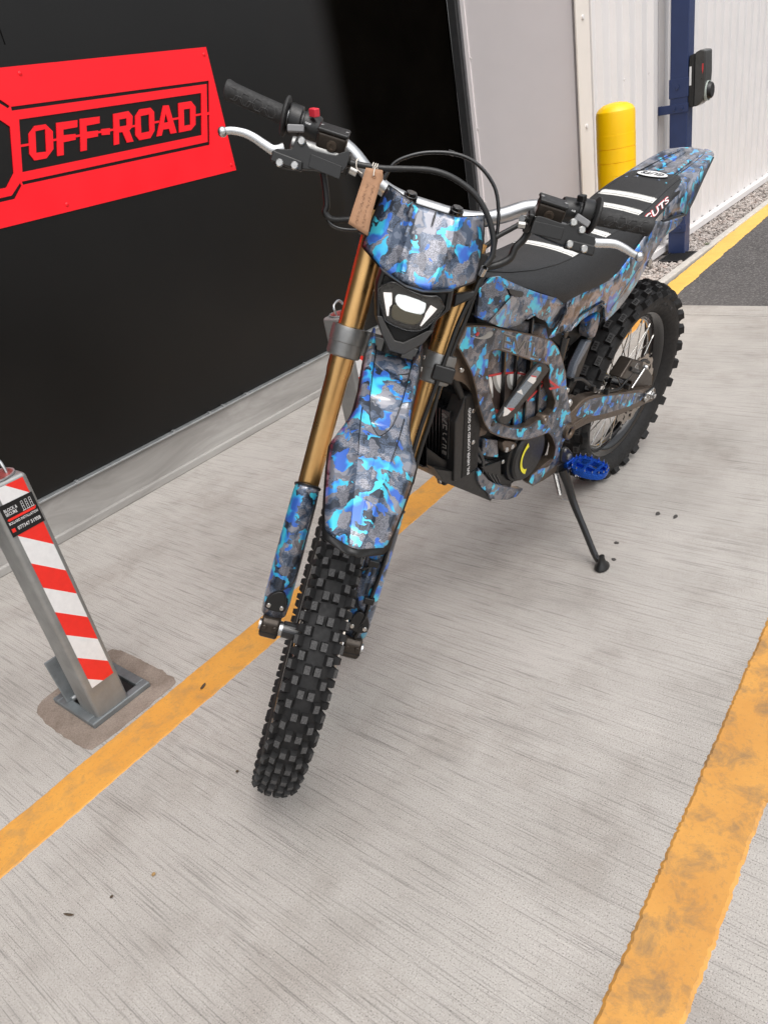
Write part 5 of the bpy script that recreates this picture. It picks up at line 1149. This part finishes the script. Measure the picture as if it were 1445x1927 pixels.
# ------------------------------------------------------------------ foot pegs, stand
for s in (1, -1):
    pg = empty('foot_peg', None, bike)
    zt = .315
    P2 = [(.500, .128), (.468, .110), (.432, .106), (.414, .130), (.412, .175), (.424, .200), (.446, .212), (.474, .208), (.494, .178)]
    P2 = chk(P2, 1); cxp, cyp = .455, .160; zt = .313
    I2 = [[(.485, .134), (.462, .122), (.462, .148), (.482, .150)], [(.455, .121), (.434, .124), (.428, .148), (.455, .148)], [(.455, .156), (.427, .156), (.428, .180), (.455, .180)], [(.481, .158), (.462, .156), (.462, .180), (.477, .180)], [(.455, .188), (.432, .188), (.438, .200), (.455, .202)], [(.473, .188), (.462, .188), (.462, .200), (.470, .200)]]
    m = MB(); m.plate(P2, I2, lambda a, b_, t_: V((a, s * b_, t_)), .3025, zt); m.build('peg_cage', 'blue_anodised', pg, bevel=.0015, seg=1, smooth=30)
    m = MB(); m.plate([(cxp + (a - cxp) * .96, cyp + (b_ - cyp) * .96) for a, b_ in P2], [I2[1], I2[2]], lambda a, b_, t_: V((a, s * b_, t_)), .2955, .303); m.build('peg_base', 'blue_anodised', pg, bevel=.001, seg=1)
    nP = len(P2)
    for i in range(0, nP):
        x, y = P2[i]; x = cxp + (x - cxp) * .95; y = cyp + (y - cyp) * .96
        q = MB(); q.tube([V((x, s * y, zt - .001)), V((x, s * y, zt + .004))], [.0035, .0028], 8, mi=0); q.build('peg_stud', 'blue_anodised', pg)
        q = MB(); q.tube([V((x, s * y, zt + .003)), V((x, s * y, zt + .010))], [.0014, .0012], 6); q.build('stud_pin', 'silver', pg)
    m = MB(); m.box((.475, s * .098, .307), (.040, .03, .030)); m.build('peg_hinge', 'blue_anodised', pg, bevel=.003)
    m = MB(); m.plate(chk(T['peg_mount'], 1), [], lambda a, b_, t_: V((a, s * t_, b_)), .075, .108); part(m, 'peg_mount', 'black_plastic', bevel=.005, seg=3, smooth=35)
    bolt((.486, s * .108, .337), (0, s, 0), .010, .005, 'grey_alloy'); bolt((.512, s * .106, .371), (0, s, 0), .006, .005, 'grey_alloy')
    part(MB().box((.505, s * .088, .312), (.05, .03, .03)), 'stand_bracket', 'black_plastic', bevel=.005)
pt_ = MB(); text(pt_, 'EVIL', lambda a, b_: V((.4945 - (a + .0) * .5, .152 + a * .86, .296 + b_)), .022, .006); part(pt_, 'peg_lettering', 'white_print', smooth=0)
ft = V((.5309, .2831, .0653))
st_ = MB(); sp = cr([V((.503, .105, .302)), V((.500, .125, .262)), V((.506, .155, .212)), V((.517, .205, .150)), V((.527, .255, .088)), ft + V((0, -.006, .012))], 6)
st_.tube(sp, [.0155 - .0058 * min(1, i / 16) for i in range(len(sp))], 14, True, 0, (1.0, .8)); sto = part(st_, 'side_stand', 'black_gloss', smooth=60)
up_ = V((0, math.sin(-PHI) * -1, math.cos(PHI))) ; up_ = V((0, -math.sin(PHI) * -1, 1)).normalized()
gz = bikeM.to_3x3().inverted() @ V((0, 0, 1)); gx = bikeM.to_3x3().inverted() @ V((1, 0, 0)); gy_ = gz.cross(gx)
fbase = bikeM.inverted() @ V((1.607, .748, 0.0))
m = MB(); m.lathe([(.0001, .002), (.021, .002), (.023, .005), (.022, .011), (.012, .022), (.009, .036), (.0085, .042), (.0001, .043)], 20, lambda r, a, h: fbase + gx * (r * 1.15 * math.cos(a)) + gy_ * (r * .85 * math.sin(a)) + gz * h); m.build('stand_foot', 'black_plastic', sto, smooth=40)
spn = MB(); pts = []
for i in range(130):
    a = i * .95; f = i / 129; c = V((.523, .092, .300)).lerp(V((.510, .112, .225)), f); pts.append(c + V((math.cos(a) * .0065, math.sin(a) * .0065, 0)))
spn.tube(pts, .0013, 5); spn.tube([V((.510, .112, .225)), V((.508, .118, .208)), V((.497, .140, .207))], .0016, 6); part(spn, 'stand_spring', 'steel', smooth=60)

# ------------------------------------------------------------------ bodywork
def skin(name, outline, yf, mat, parent=bike, thick=.004, s=1, sm=1, cuts=3, smooth=35):
    P = chk(outline, sm) if sm else list(outline)
    bm = bmesh.new(); vs = [bm.verts.new((a, 0, b_)) for a, b_ in P]; bm.faces.new(vs)
    bmesh.ops.triangulate(bm, faces=bm.faces[:]); bmesh.ops.subdivide_edges(bm, edges=bm.edges[:], cuts=cuts, use_grid_fill=True)
    for v in bm.verts: v.co.y = s * yf(v.co.x, v.co.z)
    me = bpy.data.meshes.new(name); bm.to_mesh(me); bm.free()
    if s * 1 < 0: me.flip_normals()
    # make sure the faces look outwards
    ny = sum(p.normal.y * p.area for p in me.polygons)
    if ny * s < 0: me.flip_normals()
    me.materials.append(MATS[mat]); me.polygons.foreach_set('use_smooth', [True] * len(me.polygons)); me.set_sharp_from_angle(angle=R(smooth))
    o = bpy.data.objects.new(name, me); COL.objects.link(o); o.parent = parent
    md = o.modifiers.new('t', 'SOLIDIFY'); md.thickness = thick; md.offset = -1
    return o
for s in (1, -1):
    tp_ = skin('tank_panel', T['tank_panel'], lambda x, z: .094 + .016 * max(0, 1 - ((z - .86) / .10) ** 2) - .35 * max(0, x - .80) * .3, 'camo', s=s)
    sa = MB()
    A = T['shroud_a']; Bq = T['shroud_b']
    # two-faceted wing: ridge between the facets stands proud
    def yA(p): return .127 if p in (A[1], A[2]) else (.116 if p in (A[0], A[5]) else .106)
    def yB(p): return .127 if p in (Bq[0], Bq[7]) else (.122 if p in (Bq[1],) else .112)
    va = [V((p[0], s * yA(p), p[1])) for p in A]; vb = [V((p[0], s * yB(p), p[1])) for p in Bq]
    sa.add(va, [tuple(range(len(va)))]); sa.add(vb, [tuple(range(len(vb)))])
    so2 = part(sa, 'shroud', 'camo', weld=True, solid=.010, bevel=.0025, smooth=25)
    vn = MB(); vn.plate(chk(T['vent'], 1), [], lambda a, b_, t_: V((a, s * t_, b_)), .104, .1225); vn.build('shroud_vent', 'black_gloss', so2, bevel=.002)
    jn = MB(); jn.tube([V((A[1][0], s * .1275, A[1][1])), V((A[2][0], s * .1275, A[2][1]))], .0013, 6); jn.build('shroud_joint', 'black_gloss', so2)
    SP = [(.6159, .8235), (.5628, .826), (.47, .817), (.388, .815), (.33, .842), (.277, .870), (.215, .904), (.185, .896), (.15, .884), (.08, .876), (.0122, .864), (.05, .849), (.13, .846), (.178, .8235), (.215, .785), (.248, .754), (.31, .711), (.36, .697), (.388, .693), (.405, .73), (.4235, .758), (.48, .7595), (.535, .7597), (.5641, .7446), (.5766, .7286), (.613, .746), (.6473, .7442), (.668, .7486), (.6329, .7643), (.612, .795)]
    spn_ = skin('side_panel', SP, lambda x, z: .101 + .010 * max(0, min(1, (z - .70) / .12)) - .012 * max(0, min(1, (.25 - x) / .25)), 'camo', s=s)
    # creases of the side panel
    for P in (((.6008, .815), (.640, .757)), ((.4235, .7585), (.388, .694)), ((.565, .746), (.535, .7605), (.4235, .7595)), ((.262, .80), (.31, .765), (.372, .720))):
        m = MB(); m.tube([V((a, s * (.1015 + .010 * max(0, min(1, (b_ - .70) / .12)) + .0004), b_)) for a, b_ in P], .0016, 6); m.build('panel_joint', 'black_gloss', spn_)
    ks = MB(); ks.plate(chk(T['knee_strut'], 1), [], lambda a, b_, t_: V((a, s * t_, b_)), .070, .095); part(ks, 'subframe_strut', 'camo', bevel=.004, smooth=30)
    ks = MB(); ks.plate(chk(T['strut2'], 1), [], lambda a, b_, t_: V((a, s * t_, b_)), .060, .090); part(ks, 'lower_panel', 'camo_matt', bevel=.004, smooth=30)
    ks = MB(); ks.plate(T['strut3'], [], lambda a, b_, t_: V((a, s * t_, b_)), .062, .084); part(ks, 'subframe_strut', 'strut_print', bevel=.006, smooth=30)
    for (x, z) in T['sidebolt']: bolt((x, s * .104, z), (0, s, 0), .0085, .004, 'bronze_dark')
    part(MB().tube([V((.59, s * .098, .731)), V((.59, s * .106, .731))], [.0085, .0085], 14), 'strut_bush', 'steel')

# ------------------------------------------------------------------ seat
SEAT = [(-.03, .957, .030, .954, .034, .944), (-.012, .961, .056, .956, .064, .938), (.012, .964, .068, .958, .082, .936), (.06, .961, .073, .955, .091, .934), (.10, .955, .075, .949, .095, .931), (.16, .940, .077, .935, .101, .918), (.225, .928, .079, .922, .104, .894), (.30, .919, .080, .913, .107, .850), (.388, .911, .080, .905, .110, .812), (.47, .907, .081, .901, .112, .816), (.56, .906, .082, .898, .115, .827), (.62, .909, .080, .899, .1145, .8275), (.70, .918, .073, .907, .108, .862), (.78, .934, .062, .922, .098, .90), (.85, .952, .051, .941, .080, .932), (.885, .960, .042, .950, .062, .944)]
def seat_ring(x, lift=0.0, cut=None):
    zt, yc, zc, yl, zl = ip(SEAT, x)
    half = [(0, zt), (yc * .45, zt - (zt - zc) * .12), (yc * .8, zt - (zt - zc) * .45), (yc * .95, zc + .0025), (yc, zc - .0005), (yc + (yl - yc) * .45 + .003, zc - (zc - zl) * .33), (yc + (yl - yc) * .8 + .002, zc - (zc - zl) * .70), (yl, zl), (yl * .88, zl - .022)]
    return half
xs = [-.03 + .915 * i / 60 for i in range(61)]
se = MB(); vs = []
for x in xs:
    h_ = seat_ring(x); row = [(-a, b_) for a, b_ in reversed(h_[1:])] + h_
    vs += [V((x, a, b_)) for a, b_ in row]
n = 17
se.add(vs, [(i * n + j, i * n + j + 1, (i + 1) * n + j + 1, (i + 1) * n + j) for i in range(60) for j in range(n - 1)])
se.add(vs[:n], [tuple(range(n))]); se.add(vs[-n:], [tuple(range(n))])
seat = part(se, 'seat', 'seat_cover', smooth=50, weld=True)
sx = MB()
for s in (-1, 1): sx.tube([V((x, s * (ip(SEAT, x)[1] - .001), ip(SEAT, x)[2] + .0008)) for x in xs], .0013, 5)
sx.build('seat_seam', 'black_plastic', seat)
def seat_band(xc, wd, name, mat, lift=.0018):
    m = MB(); vs = []; cols = 25; rows = [-.5, -.42, 0, .42, .5]
    for q in rows:
        for j in range(cols):
            c = -1 + 2 * j / (cols - 1); x = xc + q * wd 
            h_ = seat_ring(x)[:5]; a = abs(c) * h_[4][0] * .985
            for (y0, z0), (y1, z1) in zip(h_, h_[1:]):
                if y0 <= a <= y1 + 1e-6: z = z0 + (z1 - z0) * (a - y0) / max(1e-6, y1 - y0); break
            lf = lift if abs(q) < .45 else 0
            vs.append(V((x, math.copysign(a, c), z + lf)))
    m.add(vs, [(i * cols + j, i * cols + j + 1, (i + 1) * cols + j + 1, (i + 1) * cols + j) for i in range(4) for j in range(cols - 1)])
    o = m.build(name, mat, seat, smooth=60)
    st = MB()
    for q in (-.34, .34):
        for j in range(1, 60):
            c = -1 + 2 * j / 60; x = xc + q * wd ; h_ = seat_ring(x)[:5]; a = abs(c) * h_[4][0] * .985
            for (y0, z0), (y1, z1) in zip(h_, h_[1:]):
                if y0 <= a <= y1 + 1e-6: z = z0 + (z1 - z0) * (a - y0) / max(1e-6, y1 - y0); break
            st.box((x, math.copysign(a, c), z + lift), (.0016, .0013, .0012))
    st.build('stitching', 'black_plastic', seat, smooth=0)
for xc in (.548, .398, .240, .168): seat_band(xc, .027, 'seat_stripe', 'seat_white')
# badge and side lettering
ob = MB(); bz_ = ip(SEAT, .045)[0] + .001
def top_z(x, y): 
    h_ = seat_ring(x)[:5]; a = abs(y)
    for (y0, z0), (y1, z1) in zip(h_, h_[1:]):
        if y0 <= a <= y1: return z0 + (z1 - z0) * (a - y0) / max(1e-6, y1 - y0)
    return h_[-1][1]
def disc_on(mb, cx_, cy_, rx, ry, lift, n=32): mb.add([V((cx_ + rx * math.cos(2 * math.pi * i / n), cy_ + ry * math.sin(2 * math.pi * i / n), top_z(cx_ + rx * math.cos(2 * math.pi * i / n), cy_ + ry * math.sin(2 * math.pi * i / n)) + lift)) for i in range(n)], [tuple(range(n))])
disc_on(ob, .040, 0, .0225, .042, .0030); b0_ = ob.build('seat_badge', 'white_print', seat, smooth=0)
ob = MB(); disc_on(ob, .040, 0, .0245, .0445, .0018); ob.build('badge_backing', 'black_gloss', seat, smooth=0)
ob = MB(); text(ob, 'GUTS', lambda a, b_: V((.038 + b_, -a, top_z(.038 + b_, -a) + .0036)), .062, .020, offset=.03, shear=.2); ob.build('badge_lettering', 'black_gloss', seat, smooth=0)
def side_pt(x, f, lift):      # point on the seat side, f from crease (0) to lower edge (1)
    h_ = seat_ring(x); P = h_[4:8]; g = f * 3; i = min(2, int(g)); t_ = g - i
    y = P[i][0] + (P[i + 1][0] - P[i][0]) * t_; z = P[i][1] + (P[i + 1][1] - P[i][1]) * t_
    return V((x, y + lift, z + lift * .5))
for off, mt, lf, ww, hh in ((.045, 'red_print', .0012, .128, .56), (.012, 'white_print', .0018, .122, .48)):
    g_ = MB(); text(g_, 'GUTS', lambda a, b_, lf=lf: side_pt(.186 - a, .42 - b_ * .85 + a * 1.2, lf), ww, hh, offset=off, shear=.25); g_.build('seat_lettering', mt, seat, smooth=0)

# ------------------------------------------------------------------ tail
TL = [(.075, .088, .962, .944), (.03, .087, .960, .948), (-.02, .084, .963, .957), (-.10, .079, .972, .969), (-.16, .072, .979, .977), (-.195, .064, .982, .980), (-.225, .047, .982, .980), (-.240, .030, .9815, .9805)]
tm = MB(); vs = []; cols = [-1, -.9, -.62, -.54, -.3, 0, .3, .54, .62, .9, 1]
for x, hw, zc, ze in TL:
    for c in cols:
        a = abs(c); rec = -.006 if a < .58 else 0
        if x < -.22: rec *= .3
        vs.append(V((x, c * hw, zc + (ze - zc) * a ** 3 + rec)))
n = len(cols); tm.add(vs, [(i * n + j, i * n + j + 1, (i + 1) * n + j + 1, (i + 1) * n + j) for i in range(len(TL) - 1) for j in range(n - 1)])
tl = part(tm, 'rear_fender', 'camo', solid=.003, smooth=25)
for s in (1, -1):
    W_ = [(.125, .930, .088), (.075, .9455, .0885), (.03, .9485, .0875), (-.02, .9575, .0845), (-.10, .9695, .0795), (-.16, .9775, .0725), (-.195, .9805, .0645)]
    L_ = [(.150, .889, .100), (.09, .884, .099), (.0244, .8785, .096), (-.0127, .864, .093), (-.054, .8965, .090), (-.110, .940, .082), (-.193, .974, .0648)]
    m = MB(); m.add([V((x, s * y, z)) for x, z, y in W_] + [V((x, s * y, z)) for x, z, y in L_], [(i, i + 1, 8 + i, 7 + i) for i in range(6)])
    m.build('fender_side', 'camo', tl, solid=.003, smooth=40)
    m = MB(); m.tube([V((x, s * (y - .001), z - .002)) for x, z, y in L_[2:]], .0028, 6); m.build('fender_edge', 'black_plastic', tl)
    m = MB(); m.tube([V((.155, s * .0985, .886)), V((.09, s * .0985, .880)), V((.018, s * .0955, .870))], [.004, .0055, .005], 8); m.build('fender_gap', 'black_gloss', tl)
    m = MB(); m.tube([V((.05, s * .052, .958)), V((-.10, s * .0465, .9685)), V((-.21, s * .034, .979))], [.0016, .0016, .0008], 6); m.build('fender_groove', 'black_gloss', tl)
    m = MB(); m.tube(cr([V((.07, s * .03, .955)), V((-.05, s * .026, .962)), V((-.19, s * .020, .977))], 4), [.010] * 4 + [.009] * 4 + [.005], 10, True, 0, (.5, 1)); m.build('fender_ridge', 'camo', tl, smooth=60)
part(MB().tube([V((.20, .105, .795)), V((.20, .109, .795))], .011, 14), 'panel_bush', 'steel')

# ================================================================== paper tag
tg = empty('paper_tag'); tag(tg, 'brown paper tag with handwriting tied to the brake hose', 'tag')
tg.matrix_world = bikeM @ Matrix.Translation(FK(.104, -.117, .90)); inv = tg.matrix_world.inverted()
W2 = lambda u, y, w: inv @ (bikeM @ FK(u, y, w))
tp2 = [(-.1323, .8953), (-.1043, .8994), (-.0993, .8858), (-.1022, .8777), (-.1030, .8298), (-.0998, .7919), (-.1374, .8018), (-.1332, .8603)]
def tg_u(y, w): return .108 + (.90 - w) * .12 + .002 * math.sin((w - .8) * 60)      # hangs a little forward of the hose
m = MB(); rows = 14; vs = []
Lft = [(-.1323, .8953), (-.1340, .8603), (-.1358, .83), (-.1374, .8018)]; Rgt = [(-.1043, .8994), (-.0993, .8858), (-.1022, .8777), (-.1030, .8298), (-.0998, .7919)]
def along(P, t):
    d = [0]; 
    for a, b_ in zip(P, P[1:]): d.append(d[-1] + math.hypot(b_[0] - a[0], b_[1] - a[1]))
    return ip([(d[i] / d[-1], *P[i]) for i in range(len(P))], t)
for i in range(rows + 1):
    a = along(Lft, i / rows); b_ = along(Rgt, i / rows)
    for j in range(5):
        y = a[0] + (b_[0] - a[0]) * j / 4; w = a[1] + (b_[1] - a[1]) * j / 4
        vs.append((y, w))
def tag_pt(y, w): return W2(tg_u(y, w), y, w)
m.add([tag_pt(y, w) for y, w in vs], [(i * 5 + j, i * 5 + j + 1, i * 5 + 6 + j, i * 5 + 5 + j) for i in range(rows) for j in range(4)])
m.build('tag_card', 'tag_paper', tg, solid=.0006, smooth=40)
def tagpt(fa, fb, lift=.0012):
    a = along(Lft, fa); b_ = along(Rgt, fa); y = a[0] + (b_[0] - a[0]) * fb; w = a[1] + (b_[1] - a[1]) * fb
    p = tag_pt(y, w); return p + (W2(lift, 0, 0) - W2(0, 0, 0))
wr = MB(); rnd = random.Random(3)
for col in (.36, .68):
    f = .26
    while f < .92:
        L = rnd.uniform(.02, .045)
        P = [tagpt(f + L * q / 3, col + rnd.uniform(-.09, .09)) for q in range(4)]
        wr.tube(P, .00022, 3); f += L + rnd.choice((.006, .006, .03))
wr.build('handwriting', 'ink', tg, smooth=0)
eye = MB(); ec = [tagpt(.115 + .022 * math.sin(q * .785), .52 + .10 * math.cos(q * .785), .001) for q in range(9)]; eye.tube(ec, .0007, 5, False); eye.build('eyelet', 'tag_paper', tg)
stg = MB(); hp = [W2(.10, -.120, .8998 + .0)]
for dy in (-.1225, -.1185, -.1150):
    stg.tube([W2(.10 + .0064 * math.cos(q * .628), dy + .0006 * q * .3, .9005 + .0064 * math.sin(q * .628)) for q in range(11)], .0010, 5, False)
stg.tube([W2(.107, -.118, .8995), tagpt(.05, .50, .002), tagpt(.11, .5, .0016)], .0010, 5)
stg.tube(cr([W2(.098, -.148, .907), W2(.107, -.150, .900), W2(.107, -.146, .889), W2(.105, -.136, .885)], 5), .0009, 5)
stg.build('string', 'string', tg, smooth=60)

# ================================================================== small things on the ground
def scrap(name, x, y, L, Wd, rot, mat, label, curl=.15):
    m = MB(); vs = []
    for i in range(7):
        t_ = i / 6 - .5; wd = Wd * math.cos(t_ * 2.6) ** .7 if abs(t_) < .5 else Wd * .2
        for q in (-1, 0, 1): vs.append((t_ * L, q * wd / 2, .0015 + curl * L * (t_ * 2) ** 2 * .5 + (abs(q) * .12 * Wd)))
    m.add(vs, [(i * 3 + j, i * 3 + j + 1, i * 3 + 4 + j, i * 3 + 3 + j) for i in range(6) for j in range(2)])
    o = m.build(name, mat, None, solid=.0008, smooth=40); o.location = (x, y, .001); o.rotation_euler = (0, 0, R(rot)); tag(o, label, 'leaf'); return o
lf = T['leafs']
scrap('dry_leaf', *lf[0], .024, .005, -65, 'leaf_dry', 'thin curled dark leaf on bare concrete at the lower left')
scrap('dry_leaf', lf[1][0], lf[1][1], .024, .009, 20, 'leaf_dry', 'brown leaf fragment lying on the left yellow line')
scrap('dry_leaf', *lf[7], .009, .008, 40, 'leaf_tan', 'tiny tan leaf crumb on the concrete below the left yellow line')
scrap('dry_leaf', *lf[8], .007, .007, 10, 'leaf_dry', 'dark speck of leaf beside the front tyre')
scrap('dry_leaf', *lf[6], .007, .006, 10, 'leaf_dry', 'dark speck of leaf near the thin curled leaf')
for i, q in enumerate((2, 3, 4, 5)):
    x, y = lf[q]; P = [(x + (.014 if i < 2 else .008) * random.uniform(.6, 1.1) * math.cos(a * .7), y + .008 * random.uniform(.5, 1.1) * math.sin(a * .7)) for a in range(9)]
    m = MB().plate([(a - x, b_ - y) for a, b_ in chk(P, 1)], [], lambda a, b_, t_: V((a, b_, t_)), .0003, .0016); o = m.build('gum_spot', 'gum_dark', None, smooth=0); o.location = (x, y, 0)
    tag(o, ('dark gum spot on the concrete, nearer the rear wheel of the far pair', 'dark gum spot on the concrete, rightmost of the four by the side stand', 'small dark gum spot just right of the side stand', 'smallest dark gum spot beside the side stand foot')[i], 'gum spot', 'gum spots by the side stand')
wd_ = empty('weed', Matrix.Translation((5.38, 1.66, 0))); tag(wd_, 'small green weed growing in the gravel by the kerb', 'weed')
for i in range(9):
    a = i * .7; m = MB(); m.tube([V((0, 0, 0)), V((.012 * math.cos(a), .012 * math.sin(a), .016)), V((.028 * math.cos(a), .028 * math.sin(a), .024))], [.001, .0035, .0006], 5, True, 0, (.3, 1)); m.build('leaf', 'leaf_green', wd_)
